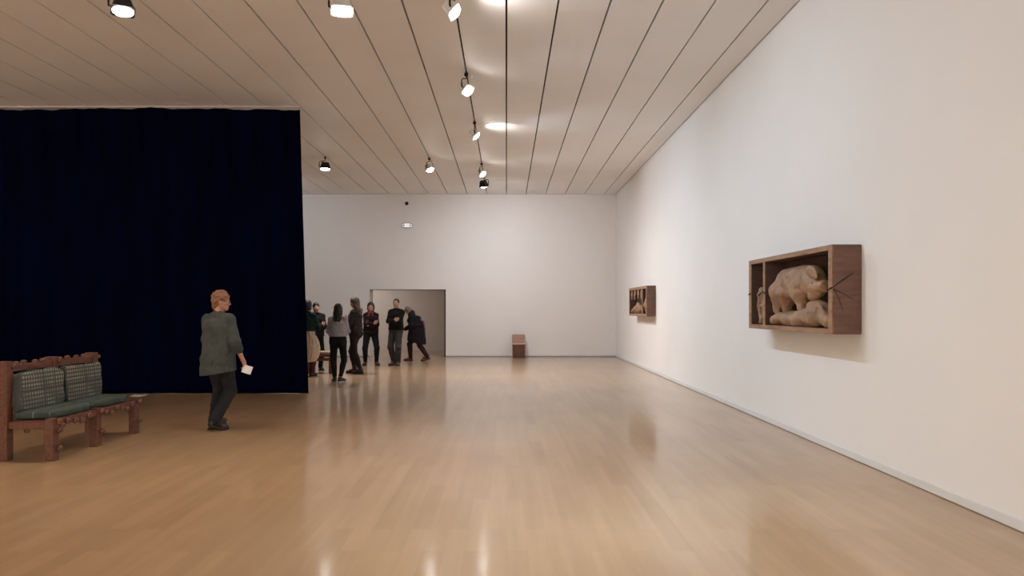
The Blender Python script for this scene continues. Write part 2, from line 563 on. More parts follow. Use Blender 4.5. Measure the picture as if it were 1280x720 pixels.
# ------------------------------------------------------------------ ceiling track lamps
def make_lamp(k, y, yaw, tilt, watts, spread, label):
    x = k * PITCH
    root = thing('track_spotlight', label, 'spotlight', (x, y, CEIL), R(yaw), 'lamps on the ceiling tracks')
    obj('clamp', box_bm((-0.014, -0.03, -0.05), (0.014, 0.03, 0.03), 0.004), M['black_metal'], root)
    bm = bmesh.new()
    add_tube(bm, [(0, 0, -0.05), (0, 0, -0.085), (0.05, 0, -0.105), (0.12, 0.0, -0.12), (0.145, 0.0, -0.15), (0.145, 0.0, -0.235)], 0.009, 8)
    add_tube(bm, [(0.145, 0, -0.19), (0.145, 0.0, -0.245), (0.10, 0, -0.25)], 0.012, 8)
    obj('arm', bm, M['black_metal'], root, smooth=True)
    bm = bmesh.new()
    bmesh.ops.create_cone(bm, cap_ends=True, segments=16, radius1=0.022, radius2=0.022, depth=0.012, matrix=Matrix.Translation((-0.08, 0.05, -0.05)) @ Euler((R(60), 0, 0)).to_matrix().to_4x4())
    add_tube(bm, [(-0.08, 0.05, -0.05), (-0.03, 0.03, -0.06), (0, 0.0, -0.045)], 0.004, 6)
    obj('safety_disc', bm, M['white_metal'], root, smooth=False)
    # the head swivels: tilt about x
    T = Matrix.Translation((0, 0, -0.25)) @ Matrix.Rotation(R(-tilt), 4, 'X')
    bm = bmesh.new()
    # tapered casing along local +y, fins on its back
    prof = [(-0.10, 0.06, 0.05), (-0.085, 0.085, 0.065), (0.0, 0.105, 0.08), (0.045, 0.125, 0.09)]
    prev = None
    for yy, hx, hz in prof:
        r_ = 0.3
        ring = []
        for sx, sz in [(-1, -r_), (-1, r_), (-r_, 1), (r_, 1), (1, r_), (1, -r_), (r_, -1), (-r_, -1)]:
            px = sx * hx if abs(sx) == 1 else (math.copysign(1, sx)) * hx * 0.8
            pz = sz * hz if abs(sz) == 1 else (math.copysign(1, sz)) * hz * 0.75
            ring.append(bm.verts.new((px, yy, pz)))
        if prev:
            for q in range(8):
                bm.faces.new((prev[q], prev[(q + 1) % 8], ring[(q + 1) % 8], ring[q]))
        else:
            bm.faces.new(ring)
        prev = ring
    bm.faces.new(prev[::-1])
    for q in range(5):
        add_box(bm, (-0.08, -0.115, -0.045 + q * 0.02), (0.08, -0.085, -0.039 + q * 0.02))
    bmesh.ops.transform(bm, matrix=T, verts=bm.verts)
    obj('housing', bm, M['black_metal'] if k == -7 or yaw == -24 else M['white_metal'], root)
    bm = bmesh.new()
    bmesh.ops.create_uvsphere(bm, u_segments=24, v_segments=12, radius=1, matrix=T @ Matrix.Translation((0, 0.046, 0)) @ Matrix.Diagonal((0.112, 0.035, 0.078, 1)))
    obj('lens', bm, M['lens'], root, smooth=True)
    ld = bpy.data.lights.new('lamp_light', 'AREA')
    ld.shape = 'RECTANGLE'
    ld.size = 0.2
    ld.size_y = 0.14
    ld.energy = watts
    ld.color = COL_PLAIN if (y < 0 and k > -6) else COL_AMBER if (k < -6 and y < 18) else COL_PINK if y > 18.5 else COL_COOL if k >= -1 else COL_WARM
    ld.spread = R(spread)
    o = bpy.data.objects.new('lamp_light', ld)
    C.objects.link(o)
    o.parent = root
    # area lights shine along local -Z: turn it to local +Y
    o.matrix_local = T @ Matrix.Translation((0, 0.09, 0)) @ Matrix.Rotation(R(90), 4, 'X')
    return root

def ceiling_spill(root, at, aim, watts, cone):
    """added spotlight beside a lamp head, standing in for its spill on the ceiling"""
    ld = bpy.data.lights.new('spill_light', 'SPOT')  # extra light source; the lamp head has no such opening
    ld.energy = watts
    ld.spot_size = R(cone)
    ld.spot_blend = 1.0
    ld.shadow_soft_size = 0.03
    ld.color = (1, 0.98, 0.93)
    o = bpy.data.objects.new('spill_light', ld)
    C.objects.link(o)
    o.parent = root
    d = Vector(aim) - Vector(at)
    mw = Matrix.Translation(at) @ d.to_track_quat('-Z', 'Y').to_matrix().to_4x4()
    o.matrix_local = (Matrix.Translation(root.location) @ root.rotation_euler.to_matrix().to_4x4()).inverted() @ mw

for a in LAMPS:
    lamp = make_lamp(*a)
    if a[1] == 14.8:
        ceiling_spill(lamp, (-0.42, 14.95, 4.84), (-0.12, 15.2, CEIL), 34, 84)
    elif a[1] == 8.65:
        ceiling_spill(lamp, (-0.30, 8.7, 4.88), (0.22, 9.0, CEIL), 24, 125)

# ------------------------------------------------------------------ curtain
CUR_Y = 13.57
bm = bmesh.new()
NX, NZ = 340, 60
x_left = -12.6
rows = []
for j in range(NZ + 1):
    fz = j / NZ
    row = []
    for i in range(NX + 1):
        fx = i / NX
        right = -3.53 - 0.155 * fz
        x = x_left + (right - x_left) * fx
        sway = 0.035 * math.sin(x * 9.1 + 0.8 * math.sin(x * 2.3)) + 0.018 * math.sin(x * 23 + 1.2 * math.sin(x * 5))
        sway *= 0.45 + 0.55 * abs(fz - 0.5) * 1.2
        top = 5.085 + 0.016 * math.sin(x * 3.7) * math.sin(x * 1.9 + 1) - 0.022 * max(0, math.sin(x * 1.31 + 0.4)) ** 6
        bot = 0.004 + 0.003 * math.sin(x * 2.9)
        row.append(bm.verts.new((x, CUR_Y + sway, bot + (top - bot) * fz)))
    rows.append(row)
for j in range(NZ):
    for i in range(NX):
        bm.faces.new((rows[j][i], rows[j][i + 1], rows[j + 1][i + 1], rows[j + 1][i]))
cur = obj('curtain', bm, M['curtain'], smooth=True)
sm = cur.modifiers.new('thickness', 'SOLIDIFY')
sm.thickness = 0.012
sm.offset = 0
tag(cur, 'tall black curtain closing off the left half of the hall', 'curtain')
t = thing('curtain_rail', 'pale ceiling rail carrying the tall black curtain', 'rail', (0, CUR_Y, CEIL))
obj('rail', box_bm((x_left, -0.02, -0.055), (-3.67, 0.03, -0.02), 0.003), M['rail'], t)
for q in range(8):
    xx = -3.9 - q * 1.2
    obj('bracket', box_bm((xx - 0.02, -0.015, -0.022), (xx + 0.02, 0.015, 0.0)), M['rail'], t)

# ------------------------------------------------------------------ fittings on the end wall
t = thing('ceiling_sensor', 'small round black sensor high on the end wall above the opening', 'sensor', (-3.165, WALL_B, 4.87))
bm = bmesh.new()
bmesh.ops.create_cone(bm, cap_ends=True, segments=28, radius1=0.085, radius2=0.078, depth=0.02, matrix=Matrix.Translation((0, -0.01, 0)) @ Matrix.Rotation(R(90), 4, 'X'))
t.name = 'wall_sensor'
obj('rim', bm, M['wall'], t)
bm = bmesh.new()
bmesh.ops.create_uvsphere(bm, u_segments=20, v_segments=12, radius=0.058, matrix=Matrix.Translation((0, -0.02, 0)) @ Matrix.Diagonal((1, 0.6, 1, 1)))
obj('dome', bm, M['black_metal'], t, smooth=True)

t = thing('emergency_light', 'white oval emergency light on the end wall above the opening', 'light', (-3.15, WALL_B, 4.17))
poly = []
for a in range(40):
    an = 2 * math.pi * a / 40
    cx, sx = math.cos(an), math.sin(an)
    poly.append((0.165 * math.copysign(abs(cx) ** 0.7, cx), 0.085 * math.copysign(abs(sx) ** 0.7, sx)))
bm = bmesh.new()
add_prism(bm, poly, 0, 0.04, Matrix.Rotation(R(90), 4, 'X'))
obj('base', bm, M['grey_skirting'], t)
bm = bmesh.new()
add_prism(bm, [(x * 0.9, y * 0.68) for x, y in poly], 0.04, 0.07, Matrix.Rotation(R(90), 4, 'X'))
obj('cover', bm, mat('lit_white_cover', (0.85, 0.85, 0.85), 0.4, emit=(1, 1, 1), estr=0.5), t)
for sx in (-1, 1):
    bm = bmesh.new()
    bmesh.ops.create_cone(bm, cap_ends=True, segments=16, radius1=0.024, radius2=0.022, depth=0.012, matrix=Matrix.Translation((sx * 0.1, -0.074, 0)) @ Matrix.Rotation(R(90), 4, 'X'))
    obj('lamp_spot', bm, M['black_metal'], t)

# ------------------------------------------------------------------ plywood chair against the end wall
t = thing('plywood_chair', 'pinkish plywood chair standing alone against the end wall', 'chair', (0.385, WALL_B - 0.36, 0))
for sx in (-1, 1):
    bm = bmesh.new()
    # side board: seat-height front, raked rear up to the backrest
    poly = [(-0.24, 0.0), (-0.24, 0.41), (0.12, 0.41), (0.19, 0.70), (0.235, 0.70), (0.30, 0.0)]
    x0 = 0.185 if sx > 0 else -0.205
    mtx = Matrix(((0, 0, 1, 0), (1, 0, 0, 0), (0, 1, 0, 0), (0, 0, 0, 1)))
    add_prism(bm, poly, x0, x0 + 0.02, mtx)
    obj('side_panel', bm, M['ply'], t)
obj('seat', box_bm((-0.222, -0.275, 0.41), (0.222, 0.15, 0.445), 0.004), mat('light_plywood', (0.55, 0.38, 0.28), 0.45, var=0.1), t)
bm = box_bm((-0.185, -0.01, 0), (0.185, 0.01, 0.29), 0.002, Matrix.Translation((0, 0.14, 0.43)) @ Matrix.Rotation(R(-13), 4, 'X'))
obj('backrest', bm, M['ply'], t)
obj('rear_panel', box_bm((-0.185, 0.1, 0.01), (0.185, 0.118, 0.25)), M['ply_dark'], t)
obj('rear_rail', box_bm((-0.185, 0.02, 0.25), (0.185, 0.04, 0.41)), M['ply_dark'], t)

# ------------------------------------------------------------------ carved oak wall cabinets
def cabinet(label, y0, y1, z0, z1, depth, div, bw, bh):
    """shallow open box on the right wall; div = (y, width) of the divider"""
    root = thing('carved_cabinet', label, 'sculpture', (WALL_R, (y0 + y1) / 2, z0), 0, 'carved oak wall cabinets')
    o = Vector(root.location)
    def bx(name, lo, hi, m, bev=0.004):
        return obj(name, box_bm(Vector(lo) - o, Vector(hi) - o, bev), m, root)
    xf, xb = WALL_R - depth, WALL_R - 0.004
    bx('top_board', (xf + 0.012, y0, z1 - bh), (xb, y1, z1), M['oak_shaded'])
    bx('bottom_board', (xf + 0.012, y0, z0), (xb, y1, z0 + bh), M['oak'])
    bx('side_board', (xf + 0.012, y1 - bw, z0 + bh), (xb, y1 - 0.001, z1 - bh), M['oak_inside_shaded'])
    bx('side_board', (xf + 0.012, y0 + 0.001, z0 + bh), (xb, y0 + bw, z1 - bh), M['oak_inside_shaded'])
    bx('end_panel', (xf + 0.012, y0 - 0.012, z0 + 0.004), (xb, y0 + 0.0, z1 - 0.004), M['oak_shaded'])  # turned from the lamp, its shade is in the colour
    bx('divider', (xf + 0.012, div - 0.030, z0 + bh), (xb, div + 0.030, z1 - bh), M['oak_inside_shaded'])
    bx('back_panel', (xb - 0.02, y0 + bw, z0 + bh), (xb, y1 - bw, z1 - bh), M['oak_inside_shaded'])
    # oak strips edging the open front, without the interior's painted shade
    bm = bmesh.new()
    for ya, yb, za, zb in ((y0, y1, z1 - bh, z1), (y0, y1, z0, z0 + bh), (y0, y0 + bw, z0 + bh, z1 - bh), (y1 - bw, y1, z0 + bh, z1 - bh), (div - 0.032, div + 0.032, z0 + bh, z1 - bh)):
        add_box(bm, Vector((xf, ya, za)) - o, Vector((xf + 0.014, yb, zb)) - o, 0.002)
    obj('front_frame', bm, M['oak'], root)
    return root, o

def vox_part(name, v, m, root, o):
    me = v.mesh(name)
    ob = obj(name, me, m, root)
    ob.location = -o
    return ob

# large cabinet with two carved pigs
root, o = cabinet('large carved oak box on the right wall holding a standing pig', 7.45, 10.0, 1.257, 2.14, 0.29, 9.42, 0.085, 0.052)
v = Vox((3.16, 7.55, 1.28), (3.47, 9.42, 2.1), 0.009)
v.add(el((3.345, 8.78, 1.80), (0.125, 0.44, 0.20)), el((3.345, 8.42, 1.81), (0.125, 0.40, 0.185)), el((3.34, 9.02, 1.76), (0.12, 0.27, 0.21)), k=0.05)
v.add(rc((3.33, 8.25, 1.80), (3.30, 8.02, 1.745), 0.145, 0.10), k=0.06)            # neck and head
v.add(rc((3.30, 8.04, 1.75), (3.28, 7.84, 1.745), 0.075, 0.048), k=0.025)          # snout
v.add(el((3.28, 7.82, 1.745), (0.052, 0.022, 0.058)), k=0.008)                       # snout disc
v.add(rc((3.28, 8.10, 1.65), (3.28, 7.96, 1.67), 0.06, 0.035), k=0.02)               # jaw
v.add(el((3.225, 8.00, 1.885), (0.03, 0.13, 0.065), Matrix.Rotation(R(24), 3, 'X')), k=0.008)   # ear
v.add(el((3.30, 8.16, 1.92), (0.07, 0.06, 0.05)), k=0.03)
v.add(rc((3.27, 9.10, 1.72), (3.25, 9.14, 1.50), 0.12, 0.042), rc((3.25, 9.14, 1.50), (3.25, 9.08, 1.43), 0.042, 0.034), k=0.05)   # hind leg
v.add(rc((3.27, 8.95, 1.68), (3.30, 8.97, 1.50), 0.09, 0.05), k=0.05)
v.add(rc((3.26, 8.42, 1.72), (3.25, 8.36, 1.52), 0.14, 0.04), rc((3.25, 8.36, 1.52), (3.26, 8.33, 1.44), 0.04, 0.022), k=0.05)  # foreleg
v.add(rc((3.27, 9.20, 1.80), (3.24, 9.285, 1.78), 0.022, 0.018), rc((3.24, 9.285, 1.78), (3.235, 9.30, 1.70), 0.018, 0.012), k=0.02)            # tail
v.sub(el((3.225, 8.0, 1.775), (0.02, 0.016, 0.012)), k=0.006)
v.disp(0.009, 13, 9, 11, 0.7)
v.disp(0.003, 34, 29, 31, 1.7)
v.cut((3.459, 0, 0), (1, 0, 0))
vox_part('carved_pig', v, M['carving'], root, o)
v = Vox((3.16, 7.52, 1.29), (3.47, 9.42, 1.75), 0.009)
v.add(el((3.33, 8.80, 1.385), (0.125, 0.42, 0.10)), el((3.31, 8.25, 1.41), (0.135, 0.40, 0.115)), k=0.06)
v.add(el((3.30, 7.98, 1.47), (0.13, 0.24, 0.12), Matrix.Rotation(R(14), 3, 'X')), k=0.05)
v.add(rc((3.27, 8.2, 1.42), (3.24, 8.52, 1.35), 0.085, 0.05), k=0.03)
v.add(rc((3.24, 8.95, 1.40), (3.24, 9.2, 1.36), 0.07, 0.045), k=0.03)
v.add(el((3.23, 7.82, 1.50), (0.04, 0.10, 0.06), Matrix.Rotation(R(30), 3, 'X')), k=0.015)
v.add(rc((3.27, 7.78, 1.42), (3.26, 7.66, 1.36), 0.09, 0.06), k=0.04)
v.disp(0.009, 12, 8, 12, 2.1)
v.disp(0.003, 34, 29, 31, 0.4)
v.cut((3.459, 0, 0), (1, 0, 0))
v.cut((0, 0, 1.3095), (0, 0, -1))
vox_part('carved_lying_pig', v, M['carving'], root, o)
v = Vox((3.18, 9.45, 1.3), (3.47, 9.93, 1.85), 0.008)
for q in range(8):      # a carved loop hanging in the narrow bay
    a0, a1 = 2 * math.pi * q / 8, 2 * math.pi * (q + 1) / 8
    p = [(3.25, 9.66 + 0.085 * math.cos(a), 1.55 + 0.19 * math.sin(a)) for a in (a0, a1)]
    v.add(rc(p[0], p[1], 0.03 + 0.01 * math.sin(a0), 0.03 + 0.01 * math.sin(a1)), k=0.02)
v.add(rc((3.26, 9.64, 1.38), (3.26, 9.72, 1.345), 0.045, 0.035), k=0.03)
v.add(rc((3.25, 9.66, 1.55), (3.46, 9.66, 1.55), 0.03, 0.04), k=0.02)
v.disp(0.003, 30, 26, 22, 1.1)
v.add(rc((3.25, 9.66, 1.72), (3.46, 9.66, 1.72), 0.03, 0.04), k=0.02)
v.cut((3.459, 0, 0), (1, 0, 0))
vox_part('carved_loop', v, M['carving'], root, o)
zs = 1.715
for pts, rad in [([(3.187, 10.0, zs - 0.02), (3.186, 9.92, zs - 0.005)], 0.008),
                 ([(3.21, 9.92, zs - 0.01), (3.215, 9.7, zs - 0.035), (3.187, 9.455, zs + 0.01)], 0.007),
                 ([(3.187, 9.455, zs + 0.01), (3.186, 9.385, zs - 0.01), (3.215, 9.2, zs - 0.03)], 0.008),
                 ([(3.187, 7.54, zs - 0.02), (3.186, 7.44, zs)], 0.008),
                 ([(3.187, 7.436, zs), (3.3, 7.4365, zs + 0.08), (3.40, 7.4365, zs + 0.15)], [0.004, 0.007, 0.004]),
                 ([(3.2, 7.4365, zs - 0.01), (3.30, 7.4365, zs - 0.06), (3.4, 7.4365, zs - 0.12)], [0.004, 0.003, 0.002]),
                 ([(3.2, 7.4365, zs - 0.01), (3.25, 7.4365, zs - 0.1), (3.29, 7.4365, zs - 0.22)], [0.004, 0.003, 0.002])]:
    bm = bmesh.new()
    add_tube(bm, [Vector(p) - o for p in pts], rad, 6)
    obj('joint_line', bm, M['seam'], root, smooth=True)

# small cabinet with carved legs hanging above a lying form
root, o = cabinet('smaller carved oak box farther along the right wall with four hanging legs', 17.7, 20.2, 1.34, 2.06, 0.22, 18.25, 0.07, 0.06)
root.name = 'carved_cabinet'
for yy, dz in ((19.86, 0.0), (19.42, -0.01), (18.92, 0.01), (18.47, -0.01)):
    v = Vox((3.2, yy - 0.2, 1.68), (3.47, yy + 0.2, 2.01), 0.008)
    ax_, ay_ = (1, 0, 0), (0, 1, 0)
    v.add(ec((3.29, yy, 1.99), (3.285, yy, 1.88), (0.020, 0.07), (0.026, 0.085), ax_, ay_, 0.4), k=0.02)
    v.add(ec((3.285, yy, 1.88), (3.28, yy + 0.01, 1.78 + dz), (0.026, 0.085), (0.018, 0.05), ax_, ay_, 1.0), k=0.02)
    v.add(rc((3.29, yy, 1.96), (3.46, yy, 1.96), 0.022, 0.03), k=0.02)
    v.disp(0.002, 24, 20, 18, yy)
    v.cut((3.459, 0, 0), (1, 0, 0))
    v.cut((0, 0, 1.998), (0, 0, 1))
    vox_part('carved_leg', v, M['carving'], root, o)
v = Vox((3.2, 18.3, 1.38), (3.47, 20.12, 1.85), 0.012)
v.add(el((3.37, 19.5, 1.48), (0.09, 0.55, 0.10)), el((3.36, 18.9, 1.50), (0.09, 0.45, 0.12)), k=0.06)
v.add(el((3.31, 18.95, 1.57), (0.06, 0.26, 0.085), Matrix.Rotation(R(20), 3, 'X')), k=0.05)
v.add(rc((3.32, 19.3, 1.56), (3.29, 19.8, 1.45), 0.06, 0.045), rc((3.30, 18.6, 1.52), (3.29, 18.8, 1.45), 0.05, 0.04), k=0.03)
v.disp(0.006, 21, 17, 24, 1.7)
v.cut((3.459, 0, 0), (1, 0, 0))
v.cut((0, 0, 1.4005), (0, 0, -1))
vox_part('carved_lying_figure', v, M['carving'], root, o)
v = Vox((3.24, 17.78, 1.38), (3.47, 18.2, 1.9), 0.01)
v.add(rc((3.33, 17.99, 1.74), (3.32, 17.97, 1.60), 0.05, 0.075), rc((3.32, 17.97, 1.6), (3.33, 18.0, 1.47), 0.075, 0.04), k=0.03)
v.add(rc((3.33, 17.99, 1.66), (3.46, 17.99, 1.66), 0.04, 0.04), k=0.02)
v.cut((3.459, 0, 0), (1, 0, 0))
vox_part('carved_pendant', v, M['carving'], root, o)

# ------------------------------------------------------------------ carved bench with cushions
def cushion_mat(name, ground, square, pitch, fill, axes, patch, front=False):
    m = bpy.data.materials.new(name)
    m.use_nodes = True
    nt = m.node_tree
    N, L = nt.nodes, nt.links
    b = N['Principled BSDF']
    b.inputs['Roughness'].default_value = 0.85
    b.inputs['Specular IOR Level'].default_value = 0.2
    tc = N.new('ShaderNodeTexCoord')
    sp = N.new('ShaderNodeSeparateXYZ')
    L.new(tc.outputs['Object'], sp.inputs[0])
    outs = []
    for a, p, f in zip(axes, pitch, fill):
        d = N.new('ShaderNodeMath'); d.operation = 'DIVIDE'; d.inputs[1].default_value = p
        L.new(sp.outputs[a], d.inputs[0])
        fr = N.new('ShaderNodeMath'); fr.operation = 'FRACT'
        L.new(d.outputs[0], fr.inputs[0])
        lt = N.new('ShaderNodeMath'); lt.operation = 'LESS_THAN'; lt.inputs[1].default_value = f
        L.new(fr.outputs[0], lt.inputs[0])
        outs.append(lt)
    if front:
        for a, p in zip(axes, (0.188, 0.21)):
            d = N.new('ShaderNodeMath'); d.operation = 'DIVIDE'; d.inputs[1].default_value = p
            L.new(sp.outputs[a], d.inputs[0])
            fr = N.new('ShaderNodeMath'); fr.operation = 'FRACT'
            L.new(d.outputs[0], fr.inputs[0])
            lt = N.new('ShaderNodeMath'); lt.operation = 'GREATER_THAN'; lt.inputs[1].default_value = 0.07
            L.new(fr.outputs[0], lt.inputs[0])
            outs.append(lt)
        sn = N.new('ShaderNodeSeparateXYZ')
        L.new(tc.outputs['Normal'], sn.inputs[0])
        lt = N.new('ShaderNodeMath'); lt.operation = 'GREATER_THAN'; lt.inputs[1].default_value = 0.6
        L.new(sn.outputs['X'], lt.inputs[0])
        outs.append(lt)
    mu = outs[0]
    for q in outs[1:]:
        mq = N.new('ShaderNodeMath'); mq.operation = 'MULTIPLY'
        L.new(mu.outputs[0], mq.inputs[0]); L.new(q.outputs[0], mq.inputs[1])
        mu = mq
    no = N.new('ShaderNodeTexNoise'); no.inputs['Scale'].default_value = patch
    L.new(tc.outputs['Object'], no.inputs['Vector'])
    rp = N.new('ShaderNodeMapRange')
    rp.inputs['From Min'].default_value = 0.35; rp.inputs['From Max'].default_value = 0.62
    rp.inputs['To Min'].default_value = 0.3; rp.inputs['To Max'].default_value = 1.0
    L.new(no.outputs['Fac'], rp.inputs['Value'])
    m2 = N.new('ShaderNodeMath'); m2.operation = 'MULTIPLY'
    L.new(mu.outputs[0], m2.inputs[0]); L.new(rp.outputs[0], m2.inputs[1])
    mx = N.new('ShaderNodeMix'); mx.data_type = 'RGBA'
    L.new(m2.outputs[0], mx.inputs['Factor'])
    mx.inputs['A'].default_value = (*ground, 1); mx.inputs['B'].default_value = (*square, 1)
    L.new(mx.outputs['Result'], b.inputs['Base Color'])
    n2 = N.new('ShaderNodeTexNoise'); n2.inputs['Scale'].default_value = 160
    L.new(tc.outputs['Object'], n2.inputs['Vector'])
    bp = N.new('ShaderNodeBump'); bp.inputs['Strength'].default_value = 0.3; bp.inputs['Distance'].default_value = 0.004
    L.new(n2.outputs['Fac'], bp.inputs['Height'])
    L.new(bp.outputs['Normal'], b.inputs['Normal'])
    return m

M['back_cushion'] = cushion_mat('checked_weave', (0.075, 0.083, 0.08), (0.30, 0.28, 0.22), (0.043, 0.043), (0.62, 0.6), ('Y', 'Z'), 4.0, True)
M['seat_cushion'] = cushion_mat('green_grey_weave', (0.062, 0.084, 0.076), (0.28, 0.29, 0.26), (0.16, 0.05), (0.06, 0.7), ('X', 'Y'), 5.0)

def cushion(name, m, parent, c, half, rot=None, puff=0.25, res=0.01, pw=5):
    hx, hy, hz = half
    v = Vox((-hx - 0.04, -hy - 0.04, -hz - 0.05), (hx + 0.04, hy + 0.04, hz + 0.05), res)
    def f(X, Y, Z):
        # superellipsoid-like pad, thicker in the middle
        px, py, pz = np.abs(X) / hx, np.abs(Y) / hy, np.abs(Z) / hz
        q = (px ** pw + py ** pw + pz ** pw) ** (1 / pw)
        mid = 1 + puff * 0.3 * ((1 - np.clip(px, 0, 1) ** 2) * (1 - np.clip(py, 0, 1) ** 2) * (1 if hz < min(hx, hy) else 0) + (1 - np.clip(pz, 0, 1) ** 2) * (1 - np.clip(py, 0, 1) ** 2) * (1 if hx < min(hz, hy) else 0))
        return (q - mid) * min(half)
    v.add(((-hx, -hy, -hz), (hx, hy, hz), f), k=0.001)
    v.disp(0.002, 11, 9, 10, c[1])
    o_ = obj(name, v.mesh(name), m, parent)
    o_.location = c
    if rot:
        o_.rotation_euler = rot
    return o_

def knob_bm(c, r, ax='x'):
    """a small carved snail-like lump"""
    bm = bmesh.new()
    bmesh.ops.create_uvsphere(bm, u_segments=12, v_segments=8, radius=1, matrix=Matrix.Translation(c) @ Matrix.Diagonal((r[0], r[1], r[2], 1)))
    bmesh.ops.create_uvsphere(bm, u_segments=10, v_segments=6, radius=1, matrix=Matrix.Translation((c[0] + r[0] * 0.35, c[1] - r[1] * 0.7, c[2] - r[2] * 0.45)) @ Matrix.Diagonal((r[0] * 0.6, r[1] * 0.6, r[2] * 0.55, 1)))
    return bm

root = thing('carved_bench', 'red brown carved wooden bench with checked cushions by the black curtain', 'bench', (-4.73, 7.5, 0))
W = M['bench_wood']
# local: x 0.. towards the front (+X world), y along the bench
xf, xb = 0.185, -0.20          # front legs / rear posts, outer face x
rng = random.Random(4)
front_rail = obj('front_rail', box_bm((xf + 0.005, 0.09, 0.335), (xf + 0.065, 1.72, 0.405), 0.005), W, root)
for yy in (0.0, 0.80, 1.66):
    leg = obj('leg', box_bm((xf - 0.01, yy, 0), (xf + 0.075, yy + 0.10, 0.42 if yy < 1 else 0.405), 0.005), W, root)
    for zz in ((0.12, 0.3, 0.385) if yy == 0 else (0.16, 0.385)):
        obj('carved_knob', knob_bm((xf + 0.082, yy + 0.09, zz), (0.03, 0.04, 0.03)), W, leg, smooth=True)
for yy in (0.0, 0.78, 1.58):
    post = obj('rear_post', box_bm((xb - 0.11, yy - 0.0, 0), (xb, yy + 0.10, 0.985), 0.005), W, root)
    obj('carved_knob', knob_bm((xb - 0.0, yy + 0.10, 0.935), (0.025, 0.03, 0.024)), W, post, smooth=True)
    if yy == 0:
        obj('carved_knob', knob_bm((xb + 0.0, yy + 0.09, 0.55), (0.018, 0.026, 0.03)), W, post, smooth=True)
top_rail = obj('top_rail', box_bm((xb - 0.085, 0.09, 0.875), (xb - 0.02, 1.60, 0.945), 0.005), W, root)
for i, yy in enumerate((0.22, 0.34, 0.53, 0.66, 0.98, 1.12, 1.30, 1.45)):
    obj('carved_knob', knob_bm((xb - 0.05, yy, 0.955 + 0.006 * (i % 2)), (0.028, 0.038, 0.022)), W, top_rail, smooth=True)
for yy in (0.48, 1.3):
    obj('carved_knob', knob_bm((xb - 0.015, yy, 0.91), (0.014, 0.024, 0.02)), W, top_rail, smooth=True)
for i, yy in enumerate((0.16, 0.26, 0.40, 0.52, 0.66, 1.0, 1.13, 1.24, 1.36, 1.47, 1.6)):
    obj('carved_knob', knob_bm((xf + 0.068, yy, 0.335 + 0.018 * ((i * 2) % 3)), (0.028, 0.042, 0.03)), W, front_rail, smooth=True)
for yy in (0.02, 1.66):
    sr = obj('side_rail', box_bm((xb, yy, 0.315), (xf, yy + 0.06, 0.385), 0.008), W, root)
    obj('carved_knob', knob_bm((-0.02, yy + 0.01, 0.30), (0.032, 0.022, 0.024)), W, sr, smooth=True)
obj('seat_board', box_bm((xb - 0.02, 0.08, 0.375), (xf + 0.02, 1.66, 0.395), 0.003), W, root)
for yy in (0.47, 1.25):
    cushion('seat_cushion', M['seat_cushion'], root, (0.0, yy, 0.443), (0.215, 0.388, 0.045))
for yy in (0.455, 1.235):
    cushion('back_cushion', M['back_cushion'], root, (xb + 0.045, yy, 0.672), (0.05, 0.378, 0.205), (0, R(-4), 0), puff=0.12, pw=9)

# low brown bench behind the visitors
t = thing('low_bench', 'low brown wooden bench behind the visitors, partly hidden by the grey-topped woman', 'bench', (-4.25, 17.9, 0))
obj('seat', box_bm((-0.42, -0.18, 0.40), (0.20, 0.30, 0.46), 0.012), M['bench_wood'], t)
cushion('seat_cushion', mat('beige_cushion', (0.30, 0.23, 0.17), 0.8, var=0.15), t, (-0.11, 0.06, 0.49), (0.29, 0.22, 0.035))
for sx, sy in ((-0.40, -0.16), (0.10, -0.16), (-0.40, 0.2), (0.10, 0.2)):
    leg = obj('leg', box_bm((sx, sy, 0), (sx + 0.085, sy + 0.08, 0.40), 0.01), M['bench_wood'], t)
    obj('carved_knob', knob_bm((sx + 0.04, sy - 0.01, 0.2), (0.03, 0.03, 0.03)), M['bench_wood'], leg, smooth=True)
obj('front_rail', box_bm((-0.32, -0.15, 0.30), (0.10, -0.1, 0.37), 0.008), M['bench_wood'], t)

# ------------------------------------------------------------------ people
def nrm(a):
    a = np.array(a, float)
    return a / max(np.linalg.norm(a), 1e-9)

def ik(a, c, l1, l2, hint):
    a, c = np.array(a, float), np.array(c, float)
    d = c - a
    L = np.linalg.norm(d)
    if L > (l1 + l2) * 0.999:
        c = a + d / L * (l1 + l2) * 0.999
        d = c - a
        L = np.linalg.norm(d)
    w = d / L
    x = (l1 * l1 - l2 * l2 + L * L) / (2 * L)
    h = math.sqrt(max(l1 * l1 - x * x, 0))
    n = np.array(hint, float)
    n = nrm(n - w * (n @ w))
    return a + w * x + n * h, c

